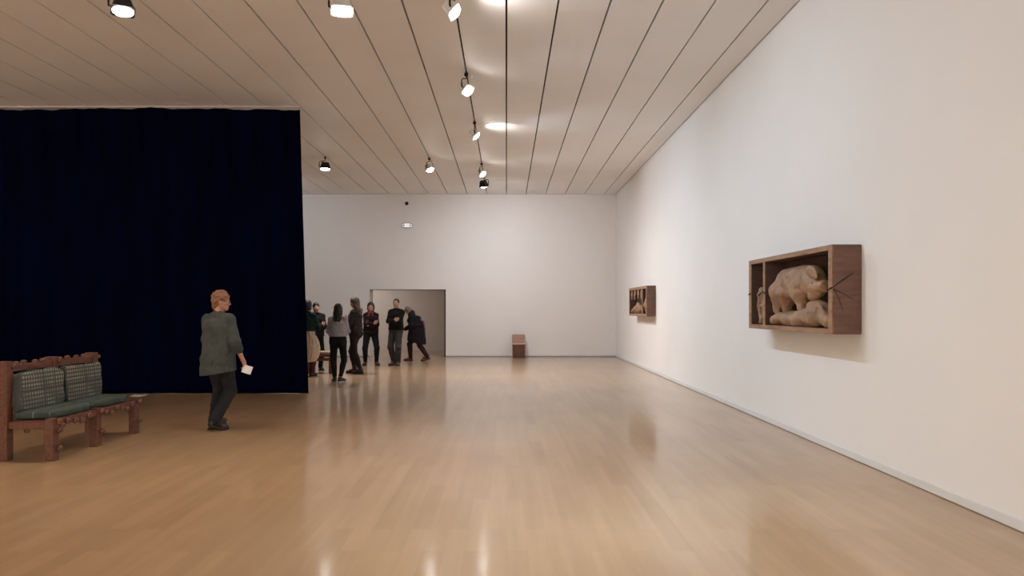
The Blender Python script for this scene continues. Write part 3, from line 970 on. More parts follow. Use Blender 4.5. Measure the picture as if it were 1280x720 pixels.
class Person:
    """local frame: facing +y, its right hand at +x, feet on z = 0"""
    def __init__(self, label, pos, rot, H, res=0.008, lean=0.0, side=0.0, twist=0.0, head_yaw=0.0, head_pitch=0.0, head_roll=0.0,
                 feet=None, arms=None, female=False, drop=0.0, hip=(0, 0), build=1.0, skin='skin', bend=0.0, cat='person'):
        s = self.s = H / 1.75
        self.res = res
        self.label, self.pos, self.rot = label, pos, rot
        self.fem = female
        self.w = build
        self.skin = M[skin]
        J = self.J = {}
        RX = lambda a: np.array(Matrix.Rotation(a, 3, 'X'))
        RY = lambda a: np.array(Matrix.Rotation(a, 3, 'Y'))
        RZ = lambda a: np.array(Matrix.Rotation(a, 3, 'Z'))
        self.Ts = RY(R(side)) @ RX(R(-lean))                  # trunk frame
        self.Tc = RY(R(side)) @ RX(R(-lean - bend)) @ RZ(R(twist))   # chest frame
        pel = np.array([hip[0], hip[1], 0.95 - drop])
        J['pel'] = pel
        J['waist'] = pel + self.Ts @ np.array([0, 0, 0.17])
        J['chest'] = J['waist'] + self.Tc @ np.array([0, 0, 0.18])
        J['neck'] = J['waist'] + self.Tc @ np.array([0, -0.012, 0.36])
        self.Th = self.Tc @ RZ(R(head_yaw)) @ RX(R(-head_pitch)) @ RY(R(head_roll))
        J['head'] = J['neck'] + self.Tc @ np.array([0, 0.018, 0.06]) + self.Th @ np.array([0, 0.012, 0.092])
        sw = 0.146 if female else 0.166
        hipw = 0.09
        for n, sx in (('R', 1), ('L', -1)):
            J['sh' + n] = J['neck'] + self.Tc @ np.array([sx * sw, 0.0, -0.085])
            J['hip' + n] = pel + self.Ts @ np.array([sx * hipw, 0, -0.03])
            fx, fy, yaw, heel = feet[n]                        # ground position of the heel area, toe-out yaw, heel lift
            J['yaw' + n] = R(yaw)
            J['heel' + n] = heel
            fwd = np.array([math.sin(R(yaw)), math.cos(R(yaw)), 0])
            ball = np.array([fx, fy, 0.028]) + fwd * 0.125
            pitch = heel / 0.15
            J['ball' + n] = ball
            ankle = ball + (-fwd * math.cos(pitch) * 0.115 + np.array([0, 0, 1]) * (0.06 + heel * 0.85))
            J['fwd' + n] = fwd
            knee, ankle = ik(J['hip' + n], ankle, 0.445, 0.42, fwd + np.array([sx * 0.05, 0, 0.1]))
            J['knee' + n], J['ank' + n] = knee, ankle
            a = arms[n]
            wr = np.array(a['wrist'], float)
            hint = np.array(a.get('hint', (sx * 0.5, -1, -0.3)), float)
            elb, wr = ik(J['sh' + n], wr, 0.285, 0.25, hint)
            J['elb' + n], J['wr' + n] = elb, wr
            J['hd' + n] = nrm(a.get('dir', wr - elb))
            J['ht' + n] = np.array(a.get('thumb', (0, 1, 0.2)), float)
            J['curl' + n] = a.get('curl', 18)
        for key in list(J):
            if isinstance(J[key], np.ndarray) and not key.startswith(('fwd', 'hd', 'ht')):
                J[key] = J[key] * s
        self.root = None

    # --- primitive lists; g = growth (cloth thickness)
    def torso(self, g=0.0, lower=True, upper=True):
        J, s, w = self.J, self.s, self.w
        x, y = self.Ts @ np.array([1, 0, 0]), self.Ts @ np.array([0, 1, 0])
        cx, cy, cz = [self.Tc @ np.array(q) for q in ((1, 0, 0), (0, 1, 0), (0, 0, 1))]
        up = self.Ts @ np.array([0, 0, 1])
        out = []
        hx, wx = (0.172, 0.138) if self.fem else (0.162, 0.152)
        hx *= w; wx *= w
        if lower:
            out.append(ec(J['pel'] - up * 0.05 * s, J['pel'] + up * 0.04 * s, ((hx) * s + g, 0.118 * w * s + g), (hx * 0.98 * s + g, 0.112 * w * s + g), x, y))
            for sx in (-1, 1):
                out.append(el(J['pel'] + (x * sx * 0.07 - y * 0.055 - up * 0.05) * s, np.array([0.085, 0.085, 0.09]) * w * s + g))
        out.append(ec(J['pel'] + up * 0.04 * s, J['waist'], (hx * 0.97 * s + g, 0.11 * w * s + g), (wx * s + g, 0.098 * w * s + g), x, y))
        if upper:
            out.append(ec(J['waist'], J['chest'] + cz * 0.04 * s, (wx * s + g, 0.1 * w * s + g), ((0.15 if self.fem else 0.168) * w * s + g, 0.113 * w * s + g), cx, cy))
            out.append(ec(J['chest'] + cz * 0.02 * s, J['chest'] + cz * 0.105 * s, ((0.148 if self.fem else 0.165) * w * s + g, 0.108 * w * s + g), (0.105 * w * s + g * 0.7, 0.07 * s + g * 0.7), cx, cy))
            for n in 'RL':
                out.append(rc(J['neck'] - cz * 0.028 * s, J['sh' + n], 0.046 * s + g, 0.051 * s + g * 0.8))
            if self.fem:
                for sx in (-1, 1):
                    out.append(el(J['chest'] + (cx * sx * 0.07 + cy * 0.085 + cz * 0.0) * s, np.array([0.062, 0.055, 0.062]) * s + g * 0.6))
        return out

    def arm(self, n, g=0.0, upto=1.0, g2=None):
        J, s = self.J, self.s
        g2 = g if g2 is None else g2
        k = 0.9 if self.fem else 1.0
        o = [rc(J['sh' + n], J['elb' + n], 0.051 * k * s + g * 0.85, 0.042 * k * s + g)]
        if upto > 0:
            e = J['elb' + n] + (J['wr' + n] - J['elb' + n]) * upto
            o.append(rc(J['elb' + n], e, 0.042 * k * s + g, (0.042 - 0.014 * upto) * k * s + g2))
        return o

    def leg(self, n, g=0.0, g2=None, upto=1.0):
        J, s, w = self.J, self.s, self.w
        g2 = g if g2 is None else g2
        kn, an = J['knee' + n], J['ank' + n]
        e = kn + (an - kn) * upto
        o = [rc(J['hip' + n], kn, 0.086 * w * s + g, 0.056 * s + (g + g2) / 2), rc(kn, e, 0.054 * s + (g + g2) / 2, (0.054 - 0.017 * upto) * s + g2)]
        back = -J['fwd' + n]
        o.append(rc(kn + (an - kn) * 0.18 + back * 0.018 * s, kn + (an - kn) * min(0.5, upto) + back * 0.012 * s, 0.048 * s + (g + g2) / 2, 0.04 * s + (g + g2) / 2))
        return o

    def hand(self, n):
        J, s = self.J, self.s
        d = J['hd' + n]
        t = J['ht' + n]
        t = nrm(t - d * (t @ d))
        pn = np.cross(d, t) * (-1 if n == 'R' else 1)
        wr = J['wr' + n]
        kc = wr + d * 0.088 * s
        out = [(ec(wr + d * 0.012 * s, kc, (0.031 * s, 0.019 * s), (0.041 * s, 0.0145 * s), t, pn, 0.5), 0.02)]
        curl = R(J['curl' + n])
        fr = 0.0093 * s
        for q, (off, ln) in enumerate(((0.031, 0.074), (0.0105, 0.083), (-0.0105, 0.077), (-0.031, 0.06))):
            p = kc + t * off * s - d * 0.006 * s * abs(q - 1.2)
            a = curl * 0.5 + q * 0.04
            for ph, fl in enumerate((0.45, 0.31, 0.24)):
                dd = d * math.cos(a) + pn * math.sin(a) + t * off * 1.5
                p2 = p + nrm(dd) * ln * fl * s
                out.append((rc(p, p2, fr * (1 - 0.07 * ph), fr * (0.94 - 0.09 * ph)), 0.004))
                p = p2
                a += curl * (1.0 + 0.1 * q)
        p = wr + d * 0.03 * s + t * 0.026 * s
        a1 = nrm(d * 0.75 + t * 0.62 + pn * 0.28)
        p2 = p + a1 * 0.048 * s
        p3 = p2 + nrm(d * 0.92 + t * 0.25 + pn * 0.35) * 0.034 * s
        out += [(rc(p, p2, 0.0155 * s, 0.0115 * s), 0.012), (rc(p2, p3, 0.0112 * s, 0.009 * s), 0.004)]
        self.J['grip' + n] = kc + d * 0.02 * s + pn * 0.02 * s
        return out

    def head_prims(self):
        s = self.s
        c, T = self.J['head'], self.Th
        P = lambda *q: c + T @ (np.array(q) * s)
        add, sub = [], []
        add.append((el(P(0, -0.012, 0.032), np.array([0.076, 0.096, 0.088]) * s, T), 0.02))
        add.append((el(P(0, 0.012, -0.04), np.array([0.062, 0.075, 0.07]) * s, T), 0.03))
        add.append((rc(P(0, 0.03, -0.02), P(0, 0.058, -0.086), 0.056 * s, 0.03 * s), 0.03))
        for sx in (-1, 1):
            add.append((rc(P(sx * 0.045, 0.0, -0.055), P(sx * 0.018, 0.055, -0.085), 0.027 * s, 0.024 * s), 0.02))
            add.append((el(P(sx * 0.04, 0.058, -0.022), np.array([0.026, 0.022, 0.022]) * s), 0.02))
            add.append((rc(P(sx * 0.012, 0.084, 0.021), P(sx * 0.046, 0.070, 0.022), 0.0095 * s, 0.008 * s), 0.012))
            add.append((el(P(sx * 0.076, -0.008, -0.012), np.array([0.011, 0.021, 0.033]) * s, T), 0.008))
            sub.append((el(P(sx * 0.031, 0.096, 0.003), np.array([0.019, 0.016, 0.011]) * s), 0.012))
        add.append((rc(P(0, 0.085, 0.01), P(0, 0.103, -0.026), 0.009 * s, 0.0135 * s), 0.012))
        for sx in (-1, 1):
            add.append((el(P(sx * 0.011, 0.095, -0.03), np.array([0.009, 0.01, 0.008]) * s), 0.008))
        add.append((el(P(0, 0.085, -0.053), np.array([0.025, 0.011, 0.0075]) * s, T), 0.006))
        add.append((el(P(0, 0.084, -0.066), np.array([0.022, 0.011, 0.0075]) * s, T), 0.006))
        sub.append((el(P(0, 0.098, -0.0595), np.array([0.024, 0.008, 0.0022]) * s, T), 0.004))
        return add, sub

    def bounds(self, pts, pad):
        a = np.array(pts)
        return a.min(0) - pad, a.max(0) + pad

    def build_body(self):
        J, s = self.J, self.s
        pts = [v for k, v in J.items() if isinstance(v, np.ndarray) and not k.startswith(('fwd', 'hd', 'ht'))]
        pts += [J['wr' + n] + J['hd' + n] * 0.19 * s for n in 'RL']
        pts += [J['ball' + n] + J['fwd' + n] * 0.09 * s for n in 'RL']
        lo, hi = self.bounds(pts, 0.17 * s)
        lo[2] = max(lo[2], 0.004)
        v = Vox(lo, hi, self.res)
        v.add(*self.torso(-0.004), k=0.05 * s)
        for n in 'RL':
            v.add(*self.leg(n, -0.004), k=0.035 * s)
            v.add(*self.arm(n, -0.002), k=0.025 * s)
            an, ba, fw = J['ank' + n], J['ball' + n], J['fwd' + n]
            heel = an - fw * 0.03 * s - np.array([0, 0, 0.035 * s])
            v.add(rc(an, heel, 0.036 * s, 0.03 * s), rc(an + fw * 0.01, ba, 0.034 * s, 0.026 * s), rc(ba, ba + fw * 0.06 * s, 0.028 * s, 0.018 * s), k=0.025 * s)
        nk = J['neck']
        v.add(rc(nk - self.Tc @ np.array([0, 0.0, 0.03]) * s, J['head'] + self.Th @ np.array([0, -0.022, -0.06]) * s, (0.05 if self.fem else 0.058) * s, (0.047 if self.fem else 0.054) * s), k=0.03 * s)
        add, sub = self.head_prims()
        for p, k in add:
            v.add(p, k=k * s)
        for p, k in sub:
            v.sub(p, k=k * s)
        for n in 'RL':
            for p, k in self.hand(n):
                v.add(p, k=k * s)
        me = v.mesh('person')
        # lips as a second material on the same skin surface
        o = obj('person', me, self.skin)
        me.materials.append(M['lips'])
        c, T = J['head'], self.Th
        co = np.empty(len(me.polygons) * 3, np.float32)
        me.polygons.foreach_get('center', co)
        q = (co.reshape(-1, 3) - c) @ T / s
        lip = (np.abs(q[:, 0]) < 0.024) & (q[:, 2] < -0.047) & (q[:, 2] > -0.072) & (q[:, 1] > 0.083)
        mi = np.zeros(len(me.polygons), np.int32)
        mi[lip] = 1
        me.polygons.foreach_set('material_index', mi)
        o.location = self.pos
        o.rotation_euler = (0, 0, R(self.rot))
        tag(o, self.label, 'person')
        self.root = o
        # eyes
        for sx in (-1, 1):
            bm = bmesh.new()
            e = c + T @ (np.array([sx * 0.031, 0.074, 0.003]) * s)
            bmesh.ops.create_uvsphere(bm, u_segments=16, v_segments=10, radius=0.0125 * s, matrix=Matrix.Translation(e))
            eo = obj('eye', bm, M['eye'], o, smooth=True)
            bm = bmesh.new()
            e2 = c + T @ (np.array([sx * 0.031, 0.082, 0.003]) * s)
            bmesh.ops.create_uvsphere(bm, u_segments=12, v_segments=8, radius=0.0062 * s, matrix=Matrix.Translation(e2))
            obj('iris', bm, M['iris'], eo, smooth=True)
        return o

    def cloth(self, name, prims, m, k=0.03, cuts=(), subs=(), disp=None, res=None, pad=0.05):
        """prims: list or list of lists"""
        lo = np.min([p[0] for p in prims], 0) - pad
        hi = np.max([p[1] for p in prims], 0) + pad
        lo[2] = max(lo[2], 0.0)
        v = Vox(lo, hi, res or self.res)
        v.add(*prims, k=k * self.s)
        if disp:
            v.disp(*disp)
        for p, n in cuts:
            v.cut(np.array(p), n)
        for p in subs:
            v.sub(p, k=0.01)
        return obj(name, v.mesh(name), m, self.root)

    def shoes(self, m, sole_m, boot=0.0, low=False):
        J, s = self.J, self.s
        up = np.array([0, 0, 1.0])
        for n in 'RL':
            an, ba, fw = J['ank' + n], J['ball' + n], J['fwd' + n]
            side = np.array([fw[1], -fw[0], 0])
            lift = J['heel' + n] * s
            hb = ba - fw * 0.155 * s                              # heel bottom
            hb[2] = 0.03 * s + lift * 1.2
            toe = ba + fw * 0.075 * s
            toe[2] = 0.028 * s
            pr = [ec(hb + up * 0.012 * s, ba + up * 0.012 * s, (0.036 * s, 0.04 * s), (0.048 * s, 0.034 * s), side, up, 0.8),
                  ec(ba + up * 0.01 * s, toe, (0.048 * s, 0.033 * s), (0.034 * s, 0.024 * s), side, up, 1.0),
                  rc(ba + up * 0.02 * s - fw * 0.02 * s, an + up * 0.0, 0.04 * s, 0.047 * s)]
            if not low:
                pr.append(rc(an, an + nrm(J['knee' + n] - an) * (0.01 + boot) * s, 0.049 * s, 0.053 * s))
            lo = np.min([p[0] for p in pr], 0) - 0.03
            hi = np.max([p[1] for p in pr], 0) + 0.03
            v = Vox(lo, hi, self.res * 0.75)
            v.add(*pr, k=0.03 * s)
            if lift < 0.01:
                v.cut((0, 0, 0.016), (0, 0, -1))
            sh = obj('shoe', v.mesh('shoe'), m, self.root)
            # sole: outline of the foot, following the heel lift
            bm = bmesh.new()
            prof = [(-0.195, 0.012), (-0.185, 0.03), (-0.15, 0.039), (-0.08, 0.038), (0.0, 0.05), (0.05, 0.048), (0.09, 0.034), (0.108, 0.012)]
            line = [(a, b) for a, b in prof] + [(a, -b) for a, b in reversed(prof)]
            tv, bv = [], []
            for a, b in line:
                p = np.array([ba[0], ba[1], 0]) + (fw * a + side * b) * s
                z = max(0.0, -a - 0.02) / 0.15 * lift * 1.2
                bv.append(bm.verts.new((p[0], p[1], z)))
                tv.append(bm.verts.new((p[0], p[1], z + 0.022 * s)))
            q = len(line)
            for i_ in range(q // 2 - 1):
                j_ = q - 1 - i_
                bm.faces.new((tv[i_], tv[i_ + 1], tv[j_ - 1], tv[j_]))
                bm.faces.new((bv[i_], bv[j_], bv[j_ - 1], bv[i_ + 1]))
            for i_ in range(q):
                bm.faces.new((bv[i_], bv[(i_ + 1) % q], tv[(i_ + 1) % q], tv[i_]))
            obj('sole', bm, sole_m, sh)

    def trousers(self, m, g=0.012, g2=0.012, waist=0.1, upto=0.97, disp=(0.0022, 55, 48, 40, 1.0)):
        J, s = self.J, self.s
        pr = self.torso(g, True, False)
        for n in 'RL':
            pr += self.leg(n, g, g2, upto)
        up = self.Ts @ np.array([0, 0, 1])
        return self.cloth('trousers', pr, m, 0.03, cuts=[(J['pel'] + up * waist * s, up)], disp=disp)

    def top(self, m, name='sweater', g=0.016, hem=-0.04, sleeve=1.0, g2=None, neck=0.0, ease=0.0, extra=(), disp=(0.003, 38, 34, 30, 0.3), hem_n=None, subs=()):
        """hem: height above the pelvis joint where it ends; sleeve: length along the forearm"""
        J, s = self.J, self.s
        up = self.Ts @ np.array([0, 0, 1])
        x, y = self.Ts @ np.array([1, 0, 0]), self.Ts @ np.array([0, 1, 0])
        cx, cy, cz = [self.Tc @ np.array(q) for q in ((1, 0, 0), (0, 1, 0), (0, 0, 1))]
        pr = self.torso(g, hem < 0.03, True)
        if ease:
            hz = J['pel'] + up * (hem - 0.05) * s
            hw = (0.175 if self.fem else 0.17) * self.w * s + g + ease
            pr.append(ec(hz, J['chest'], (hw, 0.125 * self.w * s + g + ease * 0.8), (0.165 * self.w * s + g, 0.115 * s + g), x, y))
        for n in 'RL':
            pr += self.arm(n, g, sleeve, g2)
        pr += list(extra)
        cuts = [(J['pel'] + up * hem * s, hem_n if hem_n is not None else -up)]
        cuts.append((J['neck'] + cz * (0.035 + neck) * s, cz + cy * 0.15))
        return self.cloth(name, pr, m, 0.03, cuts=cuts, disp=disp, subs=subs)

    def hair(self, m, style='short', res=None, disp=(0.0035, 90, 80, 60, 0.4), name='hair', length=0.0, top=0.0):
        c, T, s = self.J['head'], self.Th, self.s
        P = lambda *q: c + T @ (np.array(q) * s)
        res = res or self.res * 0.75
        t = 0.012 + top
        pr = [el(P(0, -0.018, 0.036), np.array([0.080 + t * 0.5, 0.098 + t * 0.5, 0.086 + t]) * s, T)]
        if style in ('short', 'bob', 'long'):
            pr.append(el(P(0, -0.05, -0.02), np.array([0.076, 0.068, 0.075]) * s, T))
        if style == 'short':
            pr.append(rc(P(0, -0.065, -0.02), P(0, -0.062, -0.075), 0.055 * s, 0.04 * s))
        if style == 'bob':
            for sx in (-1, 1):
                pr.append(rc(P(sx * 0.07, -0.02, 0.03), P(sx * 0.078, -0.022, -0.07), 0.028 * s, 0.026 * s))
            pr.append(ec(P(0, -0.055, 0.0), P(0, -0.06, -0.09), (0.08 * s, 0.055 * s), (0.078 * s, 0.045 * s), T[:, 0], T[:, 1]))
        if style == 'long':
            for sx in (-1, 1):
                pr.append(rc(P(sx * 0.066, -0.015, 0.03), P(sx * 0.075, -0.03, -0.12), 0.03 * s, 0.03 * s))
            dn = np.array([0, 0, -1.0])
            b = P(0, -0.06, -0.06)
            tb = self.Tc @ np.array([0, -1, 0])
            mid = self.J['neck'] + tb * 0.095 * s - np.array([0, 0, 0.03 * s])
            pr.append(ec(P(0, -0.055, 0.0), mid, (0.082 * s, 0.055 * s), (0.09 * s, 0.045 * s), T[:, 0], T[:, 1]))
            end = mid + dn * length * s + tb * 0.055 * s
            pr.append(ec(mid, end, (0.09 * s, 0.042 * s), (0.06 * s, 0.024 * s), self.Tc[:, 0], self.Tc[:, 1]))
        lo = np.min([p[0] for p in pr], 0) - 0.03
        hi = np.max([p[1] for p in pr], 0) + 0.03
        v = Vox(lo, hi, res)
        v.add(*pr, k=0.025 * s)
        v.disp(*disp)
        # open the face
        v.sub(el(P(0, 0.075, -0.035), np.array([0.066, 0.062, 0.085]) * s, T), k=0.012)
        if style in ('short', 'cap'):
            for sx in (-1, 1):
                v.sub(el(P(sx * 0.095, 0.014, -0.03), np.array([0.045, 0.05, 0.05]) * s, T), k=0.01)
        if style == 'cap':
            v.cut(P(0, 0, -0.03), T @ np.array([0, 0.25, -1]))
        return obj(name, v.mesh(name), m, self.root)

    def glasses(self, m):
        c, T, s = self.J['head'], self.Th, self.s
        P = lambda *q: c + T @ (np.array(q) * s)
        bm = bmesh.new()
        for sx in (-1, 1):
            ring = [P(sx * 0.032 + 0.024 * math.cos(a), 0.101 - 0.004 * abs(math.cos(a)), 0.003 + 0.018 * math.sin(a)) for a in [2 * math.pi * q / 16 for q in range(17)]]
            add_tube(bm, ring, 0.0024 * s, 6)
            add_tube(bm, [P(sx * 0.056, 0.098, 0.008), P(sx * 0.079, 0.05, 0.008), P(sx * 0.083, -0.01, 0.004)], 0.002 * s, 6)
        add_tube(bm, [P(-0.009, 0.101, 0.006), P(0.009, 0.101, 0.006)], 0.002 * s, 6)
        return obj('glasses', bm, m, self.root, smooth=True)

def cloth_mat(name, col, var=0.12, rough=0.85):
    return mat(name, col, rough, var=var, vscale=9, bump=0.25, bscale=220, spec=0.2)

def leaflet(label, loc, rot, size=(0.1, 0.15)):
    name_ = 'paper_sheet' if 'sheet' in label else 'leaflet'
    bm = bmesh.new()
    w, h = size
    add_box(bm, (-w / 2, -h / 2, -0.0012), (w / 2, h / 2, 0.0012))
    bmesh.ops.subdivide_edges(bm, edges=bm.edges, cuts=4, use_grid_fill=True)
    for vv in bm.verts:
        vv.co.z += 0.012 * (vv.co.x / w * 2) ** 2
    o_ = obj(name_, bm, M['paper'])
    o_.location = loc
    o_.rotation_euler = rot
    return tag(o_, label, 'paper')

SOLE = mat('dark_rubber_sole', (0.02, 0.016, 0.014), 0.7)
SOLE_W = mat('pale_rubber_sole', (0.4, 0.38, 0.36), 0.7)

# walking visitor seen from behind, head in profile
p = Person('person in a grey-green shirt walking past the black curtain, leaflet in hand', (-3.60, 9.50, 0), -24, 1.72, res=0.0065,
           lean=2, head_yaw=-58, head_pitch=4, twist=4,
           feet={'L': (-0.075, -0.02, 2, 0.0), 'R': (0.055, -0.14, 6, 0.06)},
           arms={'R': dict(wrist=(0.30, 0.10, 0.90), hint=(0.5, -1, 0), thumb=(-0.3, 1, 0.3), dir=(0.15, 0.35, -0.9), curl=38),
                 'L': dict(wrist=(-0.17, 0.24, 0.98), hint=(-0.8, -0.7, -0.2), thumb=(0.2, 0.3, 1), dir=(0.8, 0.6, 0.0), curl=30)},
           build=1.16, skin='skin_pink')
p.build_body()
p.trousers(cloth_mat('charcoal_trousers', (0.020, 0.023, 0.026)), g=0.012, g2=0.03, upto=0.99)
p.top(cloth_mat('grey_green_shirt', (0.066, 0.076, 0.072)), 'shirt', g=0.024, hem=-0.23, sleeve=0.34, ease=0.026, hem_n=(0.12, 0.1, -1), disp=(0.0035, 30, 28, 20, 0.9))
for n in 'RL':
    e, w_ = p.J['elb' + n], p.J['wr' + n]
    a, b = e + (w_ - e) * 0.28, e + (w_ - e) * 0.44
    p.cloth('rolled_cuff', [rc(a, b, 0.065, 0.062)], cloth_mat('grey_green_cuff', (0.05, 0.058, 0.056)), 0.01, disp=(0.002, 60, 60, 60, 0.2))
p.shoes(mat('dark_brown_leather', (0.022, 0.013, 0.010), 0.5), SOLE)
p.hair(mat('strawberry_blond_hair', (0.25, 0.115, 0.06), 0.5, var=0.35, vscale=40), 'short', res=0.0045, top=0.014, disp=(0.005, 60, 55, 45, 0.4))
p.glasses(M['black_metal'])
g = p.J['gripR']
mw = Matrix.Translation(p.pos) @ Matrix.Rotation(R(p.rot), 4, 'Z')
leaflet('white leaflet held in the right hand of the walking person', mw @ Vector(g) + Vector((0.05, -0.03, -0.03)), (R(78), R(18), R(8)), (0.115, 0.10))

CROSS = {'R': dict(wrist=(-0.09, 0.245, 1.165), hint=(1.6, -0.3, -0.7), thumb=(0.3, 0.5, 1), dir=(-0.8, -0.25, 0.45), curl=24),
         'L': dict(wrist=(0.05, 0.205, 1.115), hint=(-1.6, -0.3, -0.7), thumb=(-0.3, 0.5, 1), dir=(0.85, -0.2, 0.25), curl=30)}

# woman with long dark hair and pale grey top
p = Person('person with long dark hair and pale grey top, back turned', (-3.49, 15.75, 0), 4, 1.62, female=True, head_yaw=-6, head_pitch=6,
           feet={'L': (-0.05, -0.10, -18, 0), 'R': (0.045, -0.04, 26, 0)}, hip=(0.0, 0),
           arms={'R': dict(wrist=(0.02, 0.25, 1.10), hint=(1, -0.4, -0.8), thumb=(0, 0, 1), dir=(-0.9, 0.3, 0), curl=25),
                 'L': dict(wrist=(-0.06, 0.27, 1.13), hint=(-0.9, -0.5, -0.9), thumb=(0, 0, 1), dir=(0.9, 0.3, 0), curl=25)}, build=1.0)
p.build_body()
p.trousers(cloth_mat('black_trousers', (0.009, 0.008, 0.009)), g=0.012, g2=0.008, waist=0.13, upto=0.86)
p.top(cloth_mat('pale_grey_top', (0.33, 0.31, 0.345)), 'top', g=0.02, hem=0.07, sleeve=0.95, ease=0.015)
p.shoes(mat('black_sneaker_canvas', (0.03, 0.026, 0.026), 0.6), SOLE_W, low=True)
p.hair(mat('black_brown_hair', (0.008, 0.006, 0.006), 0.45, var=0.3, vscale=40), 'long', length=0.24)
# tall visitor reading a sheet
p = Person('tall person with long light brown hair reading a white sheet', (-3.55, 17.85, 0), 72, 1.80, female=True, head_pitch=16, head_yaw=6, lean=-2,
           feet={'L': (-0.09, -0.20, 0, 0.0), 'R': (0.06, 0.03, -6, 0.0)},
           arms={'R': dict(wrist=(0.10, 0.24, 1.25), hint=(0.6, -0.8, -0.8), thumb=(0, -0.2, 1), dir=(-0.4, 0.8, 0.3), curl=35),
                 'L': dict(wrist=(-0.10, 0.24, 1.25), hint=(-0.6, -0.8, -0.8), thumb=(0, -0.2, 1), dir=(0.4, 0.8, 0.3), curl=35)})
p.build_body()
p.trousers(cloth_mat('dark_plum_trousers', (0.018, 0.014, 0.017)), g=0.012, g2=0.012, waist=0.12)
p.top(cloth_mat('dark_grey_top', (0.028, 0.024, 0.028)), 'top', g=0.018, hem=0.03, sleeve=0.9, ease=0.012)
p.shoes(mat('brown_ankle_boot', (0.035, 0.018, 0.012), 0.5), SOLE, boot=0.07)
p.hair(mat('light_brown_hair', (0.105, 0.068, 0.05), 0.45, var=0.35, vscale=40), 'long', length=0.10)
mw = Matrix.Translation(p.pos) @ Matrix.Rotation(R(p.rot), 4, 'Z')
leaflet('white sheet read by the tall brown-haired person', mw @ Vector((0.0, 0.40, 1.40)), (R(62), 0, R(p.rot + 180)), (0.2, 0.14))

# visitor with a red scarf
p = Person('person with short black hair and red scarf standing arms crossed', (-3.63, 20.35, 0), 188, 1.69, female=True, head_yaw=-4, res=0.009,
           feet={'R': (0.15, -0.08, 14, 0), 'L': (-0.15, -0.04, -20, 0)}, arms=CROSS, build=1.04)
p.build_body()
p.trousers(cloth_mat('navy_black_trousers', (0.0075, 0.0075, 0.012)), g=0.018, g2=0.016)
p.top(cloth_mat('dark_cardigan', (0.016, 0.008, 0.010)), 'cardigan', g=0.02, hem=-0.04, sleeve=0.85, ease=0.01)
p.shoes(mat('brown_walking_shoe', (0.04, 0.018, 0.012), 0.5), SOLE)
p.hair(mat('black_hair', (0.006, 0.005, 0.005), 0.4, var=0.3, vscale=40), 'bob', top=0.008)
p.glasses(M['black_metal'])
nk, cy = p.J['neck'], p.Tc @ np.array([0, 1, 0])
pr = []
for q in range(10):
    a0, a1 = 2 * math.pi * q / 10, 2 * math.pi * (q + 1) / 10
    f = lambda a: nk + np.array([0.07 * math.cos(a), 0.0 + 0.07 * math.sin(a), 0.0 - 0.02 * math.sin(a)])
    pr.append(rc(f(a0), f(a1), 0.024, 0.024))
pr.append(rc(nk + np.array([0.045, 0.085, -0.02]), nk + np.array([0.085, 0.125, -0.25]), 0.028, 0.042))
pr.append(rc(nk + np.array([-0.04, 0.085, -0.02]), nk + np.array([-0.05, 0.125, -0.18]), 0.024, 0.03))
p.cloth('scarf', pr, cloth_mat('red_scarf_wool', (0.19, 0.035, 0.05)), 0.012, disp=(0.004, 50, 50, 44, 0.6))
# man with crossed arms
p = Person('man with cropped hair and black sweater, arms crossed, before the opening', (-2.965, 20.4, 0), 158, 1.79, res=0.009, head_yaw=14, lean=-2,
           feet={'R': (0.085, -0.06, 8, 0), 'L': (-0.07, 0.0, -22, 0)}, arms=CROSS, build=1.0)
p.build_body()
p.trousers(cloth_mat('dark_grey_trousers', (0.040, 0.038, 0.040)), g=0.02, g2=0.03, waist=0.06)
p.top(cloth_mat('black_sweater', (0.008, 0.007, 0.009)), 'sweater', g=0.026, hem=-0.02, sleeve=0.92, ease=0.016, neck=0.02)
p.shoes(mat('tan_brown_shoe', (0.06, 0.035, 0.022), 0.5), SOLE)
p.hair(mat('cropped_dark_hair', (0.02, 0.015, 0.013), 0.6, var=0.3, vscale=40), 'cap', disp=(0.001, 90, 80, 60, 0.4), top=-0.008)
p.glasses(M['black_metal'])
# older visitor in a dark coat walking left
p = Person('grey-haired person in a long dark coat walking left into the opening', (-2.66, 22.25, 0), 80, 1.66, female=True, res=0.009, lean=8, bend=10, head_pitch=26, drop=0.03,
           feet={'R': (0.07, 0.17, 0, 0.0), 'L': (-0.07, -0.42, -4, 0.05)},
           arms={'R': dict(wrist=(0.16, 0.26, 0.98), hint=(0.6, -1, -0.2), thumb=(0, 0.3, 1), dir=(-0.5, 0.8, 0), curl=40),
                 'L': dict(wrist=(-0.16, 0.28, 0.98), hint=(-0.6, -1, -0.2), thumb=(0, 0.3, 1), dir=(0.5, 0.8, 0), curl=40)}, build=1.05)
p.build_body()
p.trousers(cloth_mat('dark_red_trousers', (0.035, 0.011, 0.011)), g=0.014, g2=0.026)
J = p.J
cx, cy = p.Ts[:, 0], p.Ts[:, 1]
coat = [ec(np.array([J['pel'][0], J['pel'][1] - 0.03, 0.50]), J['waist'] - np.array([0, 0.03, 0]), (0.25, 0.285), (0.215, 0.225), (1, 0, 0), (0, 1, 0), 0.3), ec(J['waist'] - np.array([0, 0.03, 0]), J['chest'] - np.array([0, 0.035, 0]), (0.215, 0.225), (0.19, 0.185), cx, cy)]
pr = p.torso(0.035) + coat
for n in 'RL':
    pr += p.arm(n, 0.028, 0.92)
pr.append(rc(J['neck'] - p.Tc[:, 2] * 0.01, J['neck'] + p.Tc[:, 2] * 0.05 - p.Tc[:, 1] * 0.02, 0.10, 0.085))
